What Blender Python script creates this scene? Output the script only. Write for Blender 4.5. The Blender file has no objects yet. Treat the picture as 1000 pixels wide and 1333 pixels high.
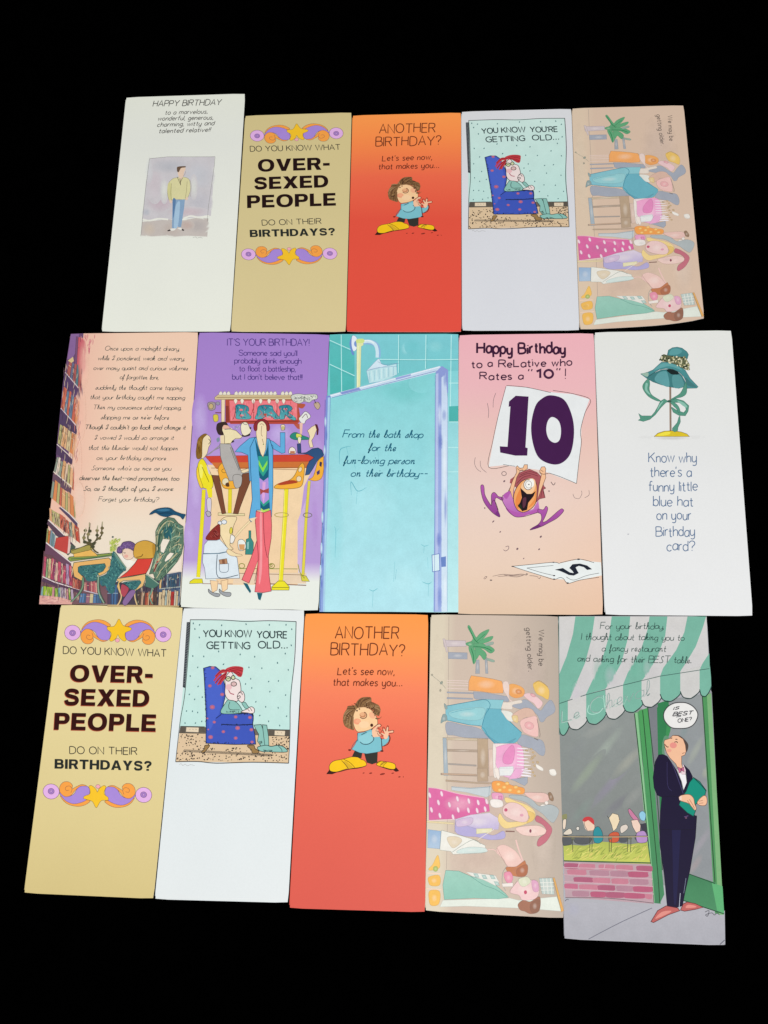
# Fifteen greeting cards laid out in three rows on black, seen from above.
import bpy, math, random
from mathutils import Matrix, Vector
from mathutils.geometry import tessellate_polygon
random.seed(7)
S = bpy.context.scene
C = S.collection

# ------------------------------------------------------------------ camera
FOC, PITCH, YAW, ROLL = 1200.0, 0.249685, 0.0787346, 0.0558571
CAMH = 0.70
Rm = (Matrix.Rotation(YAW, 3, 'Y') @ Matrix.Rotation(PITCH, 3, 'X') @ Matrix.Rotation(ROLL, 3, 'Z'))
cam = bpy.data.cameras.new('camera')
cam.sensor_fit = 'VERTICAL'
cam.sensor_height = 36.0
cam.lens = 36.0 * FOC / 1333.0
cam.clip_start, cam.clip_end = 0.01, 50
camo = bpy.data.objects.new('camera', cam)
C.objects.link(camo)
camo.matrix_world = Matrix.Translation((0, 0, CAMH)) @ Rm.to_4x4()
S.camera = camo

# ------------------------------------------------------------------ light: soft indoor light from overhead
W_ = bpy.data.worlds.new('World')
S.world = W_
W_.use_nodes = True
W_.node_tree.nodes['Background'].inputs[0].default_value = (0.97, 0.985, 1.0, 1)
W_.node_tree.nodes['Background'].inputs[1].default_value = 0.42
def area(name, loc, size, power, col):
    l = bpy.data.lights.new(name, 'AREA')
    l.shape = 'RECTANGLE'; l.size, l.size_y = size
    l.energy = power; l.color = col
    o = bpy.data.objects.new(name, l); C.objects.link(o)
    o.location = loc
    o.rotation_euler = (Vector((0, 0.02, 0)) - Vector(loc)).to_track_quat('-Z', 'Y').to_euler()
area('ceiling_lamp', (0.35, -1.0, 2.1), (1.3, 0.8), 45.0, (1.0, 0.985, 0.96))
S.view_settings.view_transform = 'Standard'
S.view_settings.look = 'None'
S.view_settings.exposure = 0.0
S.view_settings.gamma = 1.0

# ------------------------------------------------------------------ materials
def stock(name, mott, scale, fine, rough, spec):
    m = bpy.data.materials.new(name); m.use_nodes = True
    nt = m.node_tree; N = nt.nodes; K = nt.links
    b = N['Principled BSDF']; out = N['Material Output']
    b.inputs['Roughness'].default_value = rough
    b.inputs['Specular IOR Level'].default_value = spec
    at = N.new('ShaderNodeAttribute'); at.attribute_name = 'ink'
    tc = N.new('ShaderNodeTexCoord')
    n1 = N.new('ShaderNodeTexNoise'); n1.inputs['Scale'].default_value = scale; n1.inputs['Detail'].default_value = 4
    n2 = N.new('ShaderNodeTexNoise'); n2.inputs['Scale'].default_value = 900; n2.inputs['Detail'].default_value = 2
    K.new(tc.outputs['Object'], n1.inputs['Vector']); K.new(tc.outputs['Object'], n2.inputs['Vector'])
    r1 = N.new('ShaderNodeMapRange'); r1.inputs[1].default_value = .3; r1.inputs[2].default_value = .7
    r1.inputs[3].default_value = 1 - mott; r1.inputs[4].default_value = 1 + mott * .6
    r2 = N.new('ShaderNodeMapRange'); r2.inputs[1].default_value = .3; r2.inputs[2].default_value = .7
    r2.inputs[3].default_value = 1 - fine; r2.inputs[4].default_value = 1 + fine
    K.new(n1.outputs[0], r1.inputs[0]); K.new(n2.outputs[0], r2.inputs[0])
    mu = N.new('ShaderNodeMath'); mu.operation = 'MULTIPLY'
    K.new(r1.outputs[0], mu.inputs[0]); K.new(r2.outputs[0], mu.inputs[1])
    mx = N.new('ShaderNodeVectorMath'); mx.operation = 'SCALE'
    K.new(at.outputs['Color'], mx.inputs[0]); K.new(mu.outputs[0], mx.inputs['Scale'])
    K.new(mx.outputs[0], b.inputs['Base Color'])
    bp = N.new('ShaderNodeBump'); bp.inputs['Strength'].default_value = .06; bp.inputs['Distance'].default_value = .0002
    K.new(n2.outputs[0], bp.inputs['Height']); K.new(bp.outputs[0], b.inputs['Normal'])
    return m
M_STOCK = stock('card_stock', .018, 14, .014, .45, .16)
M_INK = stock('printing_ink', .03, 120, .02, .5, .10)
M_WASH = stock('watercolour', .045, 110, .03, .5, .12)
M_BLACK = bpy.data.materials.new('black_velvet'); M_BLACK.use_nodes = True
_b = M_BLACK.node_tree.nodes['Principled BSDF']
_n = M_BLACK.node_tree.nodes.new('ShaderNodeTexNoise'); _n.inputs['Scale'].default_value = 300
_r = M_BLACK.node_tree.nodes.new('ShaderNodeMapRange'); _r.inputs[3].default_value = .00005; _r.inputs[4].default_value = .0003
M_BLACK.node_tree.links.new(_n.outputs[0], _r.inputs[0]); M_BLACK.node_tree.links.new(_r.outputs[0], _b.inputs['Base Color'])
_b.inputs['Specular IOR Level'].default_value = 0; _b.inputs['Roughness'].default_value = 1

# ------------------------------------------------------------------ the black cloth everything lies on
def mesh_obj(name, verts, faces, mat, parent=None, cols=None, loc=None):
    me = bpy.data.meshes.new(name); me.from_pydata(verts, [], faces)
    if mat: me.materials.append(mat)
    if cols:
        ca = me.color_attributes.new('ink', 'FLOAT_COLOR', 'CORNER')
        ca.data.foreach_set('color', [c for q in cols for c in q])
    me.update()
    o = bpy.data.objects.new(name, me); C.objects.link(o)
    if parent: o.parent = parent
    if loc: o.location = loc
    return o
n = 24
vs = [((i / n - .5) * 5, (j / n - .5) * 5, 0.0) for j in range(n + 1) for i in range(n + 1)]
fs = [(j * (n + 1) + i, j * (n + 1) + i + 1, (j + 1) * (n + 1) + i + 1, (j + 1) * (n + 1) + i) for j in range(n) for i in range(n)]
g = mesh_obj('table_cloth', vs, fs, M_BLACK); g['kind'] = 'structure'

# ------------------------------------------------------------------ print shop helpers
THICK = 0.00035
TOPZ = 0.0014
def px2w(x, y, z=TOPZ):
    """where the photographed point lies on the cards"""
    d = Rm @ Vector(((x - 500) / FOC, -(y - 666.5) / FOC, -1.0))
    t = (z - CAMH) / d.z
    return Vector((d.x * t, d.y * t))
def lin(h):
    if isinstance(h, tuple): return h
    h = h.lstrip('#')
    if len(h) == 3: h = ''.join(c * 2 for c in h)
    r = []
    for k in (0, 2, 4):
        c = int(h[k:k + 2], 16) / 255
        r.append(c / 12.92 if c < .04045 else ((c + .055) / 1.055) ** 2.4)
    return tuple(r) + (1.0,)
def mixc(a, b, t): return tuple(a[i] * (1 - t) + b[i] * t for i in range(4))
def homog(src, dst):
    A = []
    for (x, y), (u, v) in zip(src, dst):
        A.append([x, y, 1, 0, 0, 0, -u * x, -u * y, u]); A.append([0, 0, 0, x, y, 1, -v * x, -v * y, v])
    for i in range(8):
        p = max(range(i, 8), key=lambda r: abs(A[r][i])); A[i], A[p] = A[p], A[i]
        A[i] = [a / A[i][i] for a in A[i]]
        for r in range(8):
            if r != i:
                f = A[r][i]; A[r] = [a - f * b for a, b in zip(A[r], A[i])]
    h = [A[i][8] for i in range(8)]
    def f(x, y):
        w = h[6] * x + h[7] * y + 1
        return ((h[0] * x + h[1] * y + h[2]) / w, (h[3] * x + h[4] * y + h[5]) / w)
    return f
def pts(s):
    if not isinstance(s, str): return [tuple(p) for p in s]
    out = []
    for t in s.split():
        x, y = t.split(','); out.append((float(x), float(y)))
    return out
def smooth(p, closed=False, n=5):
    m = len(p)
    if m < 3: return list(p)
    out = []
    for i in range(m if closed else m - 1):
        if closed: a, b, c, d = p[i - 1], p[i], p[(i + 1) % m], p[(i + 2) % m]
        else: a, b, c, d = p[max(i - 1, 0)], p[i], p[i + 1], p[min(i + 2, m - 1)]
        for k in range(n):
            t = k / n
            out.append(tuple(.5 * (2 * b[q] + (c[q] - a[q]) * t + (2 * a[q] - 5 * b[q] + 4 * c[q] - d[q]) * t * t + (3 * b[q] - a[q] - 3 * c[q] + d[q]) * t ** 3) for q in (0, 1)))
    if not closed: out.append(p[-1])
    return out
def dedup(p, closed):
    o = [p[0]]
    for q in p[1:]:
        if abs(q[0] - o[-1][0]) + abs(q[1] - o[-1][1]) > 1e-4: o.append(q)
    if closed and len(o) > 1 and abs(o[0][0] - o[-1][0]) + abs(o[0][1] - o[-1][1]) < 1e-4: o.pop()
    return o
def inside(x, y, p):
    c = False; j = len(p) - 1
    for i in range(len(p)):
        (xi, yi), (xj, yj) = p[i], p[j]
        if (yi > y) != (yj > y) and x < (xj - xi) * (y - yi) / (yj - yi) + xi: c = not c
        j = i
    return c

class Card:
    cur = None
    def __init__(s, name, label, quad, top, side='#f2f1ec', group=None, src=None, grid=None, bulge=None, lift=0.0):
        """quad: corners TL TR BR BL in photo pixels; top: function (u,v)->colour or colour"""
        Card.cur = s
        s.quad = quad; s.H = homog(src, quad) if src else None
        s.lift = lift
        w = [px2w(*q) for q in quad]
        c = sum(w, Vector((0, 0))) / 4
        a = math.atan2(w[1].y - w[0].y, w[1].x - w[0].x)
        s.loc, s.ang = c, a
        s.ca, s.sa = math.cos(-a), math.sin(-a)
        s.root = bpy.data.objects.new(name, None); s.root.empty_display_size = .02
        C.objects.link(s.root)
        s.root.location = (c.x, c.y, 0.0); s.root.rotation_euler = (0, 0, a)
        s.root['label'] = label; s.root['category'] = 'greeting card'
        s.root['group'] = group or 'greeting cards laid out in three rows'
        s.boxes = []; s.paint = []; s.pen = 1.0
        s.uv = homog(src or quad, [(0, 0), (1, 0), (1, 1), (0, 1)]); s.topf = top if callable(top) else (lambda u, v, q=top: lin(q))
        s.fr = (0, 0, 1); s.p = None
        f = top if callable(top) else (lambda u, v, q=top: lin(q))
        for nm, z0, z1, ins in (('front_panel', TOPZ - THICK, TOPZ, 0), ('back_panel', .0002, .0002 + THICK, .0004)):
            nu, nv = 10, 30
            hm = homog([(0, 0), (1, 0), (1, 1), (0, 1)], quad)
            V = []; F = []; K = []
            def co(i, j):
                u, v = i / nu, j / nv
                x, y = hm(u, v)
                if bulge: dx, dy = bulge(u, v); x += dx; y += dy
                q = s.loc2(px2w(x, y))
                if ins: q = (q[0] * (1 - ins / .05), q[1] * (1 - ins / .1))
                # softly rounded corners
                if i in (0, nu) and j in (0, nv):
                    q = (q[0] * .991, q[1] * .996)
                return q
            for z in (z1, z0):
                for j in range(nv + 1):
                    for i in range(nu + 1):
                        q = co(i, j); V.append((q[0], q[1], z))
            n1 = (nu + 1) * (nv + 1); sd = lin(side)
            ix = lambda i, j: j * (nu + 1) + i
            for j in range(nv):
                for i in range(nu):
                    F.append((ix(i, j), ix(i, j + 1), ix(i + 1, j + 1), ix(i + 1, j)))
                    for (ii, jj) in ((i, j), (i, j + 1), (i + 1, j + 1), (i + 1, j)):
                        K.append(f(ii / nu, jj / nv) if not ins else sd)
                    F.append((n1 + ix(i, j), n1 + ix(i + 1, j), n1 + ix(i + 1, j + 1), n1 + ix(i, j + 1))); K += [sd] * 4
            ring = [(i, 0) for i in range(nu)] + [(nu, j) for j in range(nv)] + [(nu - i, nv) for i in range(nu)] + [(0, nv - j) for j in range(nv)]
            for k in range(len(ring)):
                a0, b0 = ix(*ring[k]), ix(*ring[(k + 1) % len(ring)])
                F.append((a0, b0, n1 + b0, n1 + a0)); K += [sd] * 4
            mesh_obj(nm, V, F, M_STOCK, s.root, K)
        # the fold down the left side joins the two panels
        V = []; F = []; nj = 30; hm = homog([(0, 0), (1, 0), (1, 1), (0, 1)], quad)
        for j in range(nj + 1):
            x, y = hm(0, .01 + .98 * j / nj); q = s.loc2(px2w(x, y))
            for k in range(7):
                t = math.pi * k / 6
                V.append((q[0] + .0001 - math.sin(t) * .00045, q[1], (TOPZ - THICK / 2 + .0002 + THICK / 2) / 2 + math.cos(t) * (TOPZ - THICK - .0002) / 2))
        for j in range(nj):
            for k in range(6):
                F.append((j * 7 + k, j * 7 + k + 1, (j + 1) * 7 + k + 1, (j + 1) * 7 + k))
        cc = [f(0, (j // 6) / nj) for j in range(len(F))]
        mesh_obj('fold', V, F, M_STOCK, s.root, [c_ for c_ in cc for _ in range(4)])
    def loc2(s, w):
        d = w - s.loc
        return (d.x * s.ca - d.y * s.sa, d.x * s.sa + d.y * s.ca)
    def part(s, name, mat=None, label=None):
        s.flush(); s.p = dict(name=name, mat=mat or M_INK, V=[], F=[], K=[], label=label)
    def flush(s):
        if s.p and s.p['F']:
            o = mesh_obj(s.p['name'], s.p['V'], s.p['F'], s.p['mat'], s.root, s.p['K'])
            if s.p['label']: o['label'] = s.p['label']
        s.p = None
    def level(s, P, lo=0):
        xs = [q[0] for q in P]; ys = [q[1] for q in P]
        b = (min(xs) - .2, min(ys) - .2, max(xs) + .2, max(ys) + .2); l = lo
        for (c, k) in s.boxes:
            if k >= l and c[0] < b[2] and b[0] < c[2] and c[1] < b[3] and b[1] < c[3]: l = k + 1
        s.boxes.append((b, l)); return l
    def to(s, P):
        x0, y0, k = s.fr
        return [(x0 + x / k, y0 + y / k) for x, y in P]
    def emit(s, P, faces, cols, lev):
        """P in photo pixels, cols per vertex"""
        b = len(s.p['V']); z = TOPZ + 3.0e-6 * (1 + lev)
        for x, y in P:
            if s.H: x, y = s.H(x, y)
            q = s.loc2(px2w(x, y)); s.p['V'].append((q[0], q[1], z))
        for f in faces:
            a = [s.p['V'][b + i] for i in f]
            ar = sum(a[i][0] * a[(i + 1) % len(a)][1] - a[(i + 1) % len(a)][0] * a[i][1] for i in range(len(a)))
            if abs(ar) < 1e-14: continue
            if ar < 0: f = f[::-1]
            s.p['F'].append(tuple(b + i for i in f)); s.p['K'] += [cols[i] for i in f]

def F(x, y, k): Card.cur.fr = (x, y, k)
def Q(p): return dedup(Card.cur.to(pts(p)), False)
INKC = '#1f1a18'
def fill(P, col, col2=None, horiz=False, lev=None):
    c = Card.cur
    P = dedup(P, True)
    if len(P) < 3: return
    l = c.level(P) if lev is None else lev
    a = lin(col)
    if col2:
        b = lin(col2); k = 0 if horiz else 1
        lo = min(q[k] for q in P); hi = max(q[k] for q in P) + 1e-6
        cols = [mixc(a, b, (q[k] - lo) / (hi - lo)) for q in P]
    else: cols = [a] * len(P)
    bx = (min(q[0] for q in P), min(q[1] for q in P), max(q[0] for q in P), max(q[1] for q in P))
    kk = 0 if horiz else 1
    c.paint.append((bx, P, a, (lin(col2), kk, bx[kk], bx[kk + 2] + 1e-6) if col2 else None))
    tr = tessellate_polygon([[Vector((x, y, 0)) for x, y in P]])
    c.emit(P, [tuple(t) for t in tr], cols, l)
def ribbon(P, w, col, closed=False, taper=0, lev=None, flat=False):
    P = dedup(P, closed); n = len(P)
    if n < 2: return
    c = Card.cur; l = c.level(P) if lev is None else lev
    if w < 1.0 and lev is None: w *= c.pen
    V = []
    for i in range(n):
        if closed: a, b = P[i - 1], P[(i + 1) % n]
        else: a, b = P[max(i - 1, 0)], P[min(i + 1, n - 1)]
        q = P[i]
        d1 = (q[0] - a[0], q[1] - a[1]); d2 = (b[0] - q[0], b[1] - q[1])
        if not closed and i == 0: d1 = d2
        if not closed and i == n - 1: d2 = d1
        l1 = math.hypot(*d1) or 1e-9; l2 = math.hypot(*d2) or 1e-9
        t = (d1[0] / l1 + d2[0] / l2, d1[1] / l1 + d2[1] / l2); lt = math.hypot(*t)
        if lt < .2: t = (d2[0] / l2, d2[1] / l2); lt = 1; ml = 1
        else:
            t = (t[0] / lt, t[1] / lt); ml = min(2 / lt, 1.7)
        ww = w / 2 * ml
        if taper:
            u = i / (n - 1); ww *= (1 - taper) + taper * math.sin(math.pi * min(max(u, .03), .97)) if taper < 1 else (1 - u * .9)
        V += [(q[0] - t[1] * ww, q[1] + t[0] * ww), (q[0] + t[1] * ww, q[1] - t[0] * ww)]
    Fc = [(2 * i, 2 * i + 1, 2 * i + 3, 2 * i + 2) for i in range(n - 1)]
    if closed: Fc.append((2 * n - 2, 2 * n - 1, 1, 0))
    c.emit(V, Fc, [lin(col)] * len(V), l)
def P(col, p, s=1, o=0, oc=INKC, c2=None, hz=False):
    """filled shape in crop coordinates; s smooth, o outline width (photo px)"""
    q = Card.cur.to(pts(p))
    if s: q = smooth(q, True)
    fill(q, col, c2, hz)
    if o: ribbon(q, o, oc, True)
def L(p, w=.5, col=INKC, s=1, closed=False, taper=0):
    q = Card.cur.to(pts(p))
    if s: q = smooth(q, closed)
    ribbon(q, w, col, closed, taper)
def circ(x, y, rx, ry=None, rot=0, n=20):
    ry = ry or rx; cr, sr = math.cos(rot), math.sin(rot)
    return [(x + rx * math.cos(t) * cr - ry * math.sin(t) * sr, y + rx * math.cos(t) * sr + ry * math.sin(t) * cr) for t in (2 * math.pi * k / n for k in range(n))]
def E(col, x, y, rx, ry=None, o=0, oc=INKC, rot=0, n=20):
    q = Card.cur.to(circ(x, y, rx, ry, rot, n)); fill(q, col)
    if o: ribbon(q, o, oc, True)
def under(x, y):
    """the ink already printed at a point, so that a dab can blend into it"""
    c = Card.cur
    for bx, P, a, g2 in reversed(c.paint):
        if bx[0] <= x <= bx[2] and bx[1] <= y <= bx[3] and inside(x, y, P):
            if g2:
                b, k, lo, hi = g2; return mixc(a, b, ((x, y)[k] - lo) / (hi - lo))
            return a
    u, v = c.uv(x, y)
    return c.topf(min(max(u, 0), 1), min(max(v, 0), 1))
def Wd(col, x, y, rx, ry=None, a=.6, rot=0):
    """a soft dab of watercolour, fading into the ink round it"""
    c = Card.cur; k = lin(col); V = c.to([(x, y)]); cols = []
    rings = (.25, .45, .65, .85, 1.0); m = 20
    for r in rings: V += c.to(circ(x, y, rx * r, (ry or rx) * r, rot, m))
    l = c.level(V[-m:])
    for i, (X, Y) in enumerate(V):
        r = 0 if i == 0 else rings[(i - 1) // m]
        aa = a * (1 - r * r) ** 1.3 * (1 if i == 0 else random.uniform(.85, 1.1)) if r < 1 else 0
        cols.append(mixc(under(X, Y), k, min(aa, 1)))
    Fc = [(0, 1 + i, 1 + (i + 1) % m) for i in range(m)]
    for q in range(len(rings) - 1):
        b = 1 + q * m; Fc += [(b + i, b + m + i, b + m + (i + 1) % m, b + (i + 1) % m) for i in range(m)]
    c.emit(V, Fc, cols, l)
def specks(region, n, r, cols, elong=1, lev=None):
    q = pts(region); xs = [a[0] for a in q]; ys = [a[1] for a in q]; k = 0; t = 0
    while k < n and t < n * 30:
        t += 1
        x = random.uniform(min(xs), max(xs)); y = random.uniform(min(ys), max(ys))
        if inside(x, y, q):
            rr = r * random.uniform(.6, 1.3)
            E(random.choice(cols), x, y, rr, rr * elong, rot=random.uniform(0, 3), n=7); k += 1
def hatch(region, n, ln, ang, w, cols, jit=.2):
    q = pts(region); xs = [a[0] for a in q]; ys = [a[1] for a in q]; k = 0; t = 0
    while k < n and t < n * 30:
        t += 1
        x = random.uniform(min(xs), max(xs)); y = random.uniform(min(ys), max(ys)); a = ang + random.uniform(-jit, jit)
        l2 = ln * random.uniform(.6, 1.2) / 2; dx, dy = math.cos(a) * l2, math.sin(a) * l2
        if inside(x - dx, y - dy, q) and inside(x + dx, y + dy, q):
            L([(x - dx, y - dy), (x + dy * .1, y + dx * .1), (x + dx, y + dy)], w, random.choice(cols), taper=.7); k += 1

# ------------------------------------------------------------------ single-line alphabet; cap height 10
GL = {
'A': (8, '0 0 4 10 8 0|1.6 3.4 6.4 3.4'), 'B': (6.8, '0 0 0 10|~0 10 3.6 10 5.9 9.2 5.9 6.2 3.6 5.3 0 5.3|~0 5.3 4 5.3 6.8 4.3 6.8 1.2 4 0 0 0'),
'C': (8, '~8 8.2 6.5 9.7 4.2 10 1.2 8.4 0 5 1.2 1.6 4.2 0 6.5 .3 8 1.8'), 'D': (7.8, '0 0 0 10|~0 10 3.4 10 6.8 8.6 7.8 5 6.8 1.4 3.4 0 0 0'),
'E': (6.2, '6.2 10 0 10 0 0 6.2 0|0 5.2 5.6 5.2'), 'F': (6, '6 10 0 10 0 0|0 5.2 5.2 5.2'),
'G': (8.4, '~8 8.2 6.5 9.7 4.2 10 1.2 8.4 0 5 1.2 1.6 4.2 0 6.7 .3 8.2 1.6|8.2 1.4 8.2 4.8 5 4.8'), 'H': (7.4, '0 0 0 10|7.4 0 7.4 10|0 5.2 7.4 5.2'),
'I': (.2, '0 0 0 10'), 'J': (4.6, '~4.6 10 4.6 3 4 .6 2.2 0 .4 .8 0 2.6'), 'K': (7.2, '0 0 0 10|6.9 10 0 3.9|2.5 6 7.2 0'), 'L': (5.8, '0 10 0 0 5.8 0'),
'M': (9, '0 0 0 10 4.5 1.5 9 10 9 0'), 'N': (7.4, '0 0 0 10 7.4 0 7.4 10'), 'O': (9.2, '~@4.6 10 1.3 8.6 0 5 1.3 1.4 4.6 0 7.9 1.4 9.2 5 7.9 8.6'),
'P': (6.6, '0 0 0 10|~0 10 4 10 6.5 9 6.5 5.8 4 4.7 0 4.7'), 'Q': (9.2, '~@4.6 10 1.3 8.6 0 5 1.3 1.4 4.6 0 7.9 1.4 9.2 5 7.9 8.6|5.5 3 9 -.6'),
'R': (7.2, '0 0 0 10|~0 10 4 10 6.5 9.1 6.5 6.1 4 5.1 0 5.1|3.8 5.1 7.2 0'), 'S': (7, '~6.7 8 5.4 9.7 3 10 1 9.2 .4 7.4 1.6 5.8 4.4 4.8 6.6 3.6 6.8 1.6 5.2 .2 3 0 .9 .7 0 2.4'),
'T': (7.6, '0 10 7.6 10|3.8 10 3.8 0'), 'U': (7.4, '~0 10 0 3.6 1 .9 3.7 0 6.4 .9 7.4 3.6 7.4 10'), 'V': (8, '0 10 4 0 8 10'), 'W': (12, '0 10 3 0 6 10 9 0 12 10'),
'X': (8, '0 0 8 10|0 10 8 0'), 'Y': (8, '0 10 4 4.6 8 10|4 4.6 4 0'), 'Z': (7, '0 10 7 10 0 0 7 0'),
'a': (4.8, '~4.8 4.9 3.6 6.1 1.7 6 .3 4.4 .1 1.9 1.3 .2 3.2 .4 4.8 2.2|4.8 6.2 4.8 0'), 'b': (4.9, '0 10 0 0|~0 4.4 1.4 6 3.4 6.1 4.8 4.5 4.8 1.8 3.4 .1 1.4 .2 0 1.8'),
'c': (4.4, '~4.4 5 3.2 6.1 1.4 5.9 .1 4.2 .1 1.8 1.4 .2 3.2 .1 4.4 1.2'), 'd': (4.9, '4.9 10 4.9 0|~4.9 4.4 3.5 6 1.5 6.1 .1 4.5 .1 1.8 1.5 .1 3.5 .2 4.9 1.8'),
'e': (4.8, '~.2 3.2 4.7 3.4 4.3 5.3 2.6 6.2 .9 5.3 .1 3.2 .8 1 2.6 0 4.6 1'), 'f': (3.6, '~3.8 9.4 2.6 10 1.6 9 1.4 7 1.4 0|0 6.1 3.3 6.1'),
'g': (4.8, '~4.8 4.9 3.6 6.1 1.7 6 .3 4.4 .1 2 1.3 .3 3.2 .5 4.8 2.2|~4.8 6.2 4.8 -1 4.2 -2.8 2.4 -3.4 .4 -2.8'), 'h': (4.6, '0 10 0 0|~0 4 1.3 5.8 3 6.2 4.4 5.2 4.6 3 4.6 0'),
'i': (.3, '0 6.1 0 0|0 8.6 .1 7.9'), 'j': (1.6, '~1.6 6.1 1.6 -1.4 1.2 -3 0 -3.3|1.6 8.6 1.7 7.9'), 'k': (4.4, '0 10 0 0|4 6.2 0 2.4|1.5 3.8 4.4 0'), 'l': (.3, '0 10 0 0'),
'm': (7.8, '0 6.2 0 0|~0 4 1 5.8 2.4 6.2 3.6 5.2 3.9 3 3.9 0|~3.9 4 5 5.8 6.3 6.2 7.6 5.2 7.8 3 7.8 0'), 'n': (4.5, '0 6.2 0 0|~0 4 1.3 5.8 3 6.2 4.3 5.2 4.5 3 4.5 0'),
'o': (5.2, '~@2.6 6.2 .7 5.3 0 3.1 .7 .9 2.6 0 4.5 .9 5.2 3.1 4.5 5.3'), 'p': (4.9, '0 6.2 0 -3.4|~0 4.4 1.4 6 3.4 6.1 4.8 4.5 4.8 1.8 3.4 .1 1.4 .2 0 1.8'),
'q': (4.9, '4.9 6.2 4.9 -3.4|~4.9 4.4 3.5 6 1.5 6.1 .1 4.5 .1 1.8 1.5 .1 3.5 .2 4.9 1.8'), 'r': (2.9, '0 6.2 0 0|~0 3.8 .8 5.4 2 6.2 3 6'),
's': (3.9, '~3.7 5.2 2.6 6.2 1 6 .3 4.8 1.2 3.6 2.9 2.8 3.8 1.6 3 .3 1.4 0 0 .9'), 't': (3.4, '~1.5 8.8 1.5 1.6 2 .3 3.4 .3|0 6.1 3.2 6.1'),
'u': (4.5, '~0 6.2 0 2.2 .7 .5 2.2 0 3.6 .8 4.5 2.4|4.5 6.2 4.5 0'), 'v': (4.8, '0 6.2 2.4 0 4.8 6.2'), 'w': (7.2, '0 6.2 1.8 0 3.6 5.8 5.4 0 7.2 6.2'),
'x': (4.8, '0 6.2 4.8 0|0 0 4.8 6.2'), 'y': (4.6, '~0 6.2 0 2.4 .7 .6 2.2 .1 3.7 .9 4.6 2.6|~4.6 6.2 4.6 -1 4 -2.8 2.4 -3.4 .5 -2.9'), 'z': (4.4, '0 6.2 4.4 6.2 0 0 4.4 0'),
'0': (7, '~@3.5 10 1 8.4 0 5 1 1.6 3.5 0 6 1.6 7 5 6 8.4'), '1': (3, '0 8 3 10 3 0'), '5': (6.6, '~6 10 .8 10|.8 10 .4 5.6|~.4 5.6 3.4 6.2 5.8 5 6.5 3 5.4 .8 3 0 0 1'),
'?': (5.6, '~0 7.8 .8 9.5 3 10 5 9 5.4 7 4.2 5.2 2.9 4.2 2.8 2.6|2.8 .8 2.8 0'), '!': (.4, '.2 10 .1 2.6|.1 .8 .1 0'), '.': (1.4, '0 .7 1.3 .7|.65 1.4 .65 0'), ',': (.8, '.6 1 .5 0 0 -1.6'),
"'": (.6, '.5 10 .1 7.8'), '"': (2.2, '.5 10 .1 7.6|2.2 10 1.8 7.6'), '-': (4, '.3 4.2 3.7 4.2'), ' ': (3.4, ''),
}
SCR = dict(GL)
SCR.update({
'I': (4.2, '~.6 6.5 1 9 3.6 9.9 3 6 1.6 1.6 0 1 2 .2 4.2 3'), 'S': (6, '~0 .8 2 0 4.8 1.4 4.4 4 2.8 6 2.6 8.6 4.4 9.9 5.6 8.6'),
's': (3.6, '~0 1 2 5 2.8 6.2 3.2 3.4 2.8 .6 1.2 .1 .3 .9'), 'r': (3.0, '0 6.2 .1 0|~.1 3.6 .9 5.2 2 6.1 3 5.6'),
'e': (3.8, '~0 1.6 2.8 3.4 3 5.6 1.8 6.2 .7 4.6 .6 2 1.7 .1 3.8 1.8'), 'l': (2, '~0 1 1.9 6 2 9.6 1 9.6 .7 5 .8 1 1.5 0 2.4 1.4'),
'h': (4.6, '~0 1 1.7 7 1.6 9.8 .8 9.2 .5 4 .4 0|~.4 2.4 1.6 5.6 3 6 3.2 3 3.3 .4 4.6 1.6'), 'b': (4.3, '~0 1 1.8 7 1.6 9.8 .8 9.2 .5 3 1.6 .2 3.4 1.2 3.8 4 2.4 5.4'),
'f': (3, '~0 1 2.2 8 2 10 1.2 9 1 2 .7 -3.2 1.3 -3 1.5 0 3 1.6'), 'n': (5, '~.2 5.2 .8 5.9 .9 0|~.9 2.6 2 5.6 3.2 6 3.5 3 3.7 .4 5 1.6'),
'k': (4.4, '~0 1 1.7 7 1.6 9.8 .8 9.2 .5 4 .4 0|~.5 2.8 2.6 5.8 3.2 4.6 1.2 3|~1.4 3 2.8 .4 4.6 1.2'),
})
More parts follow.
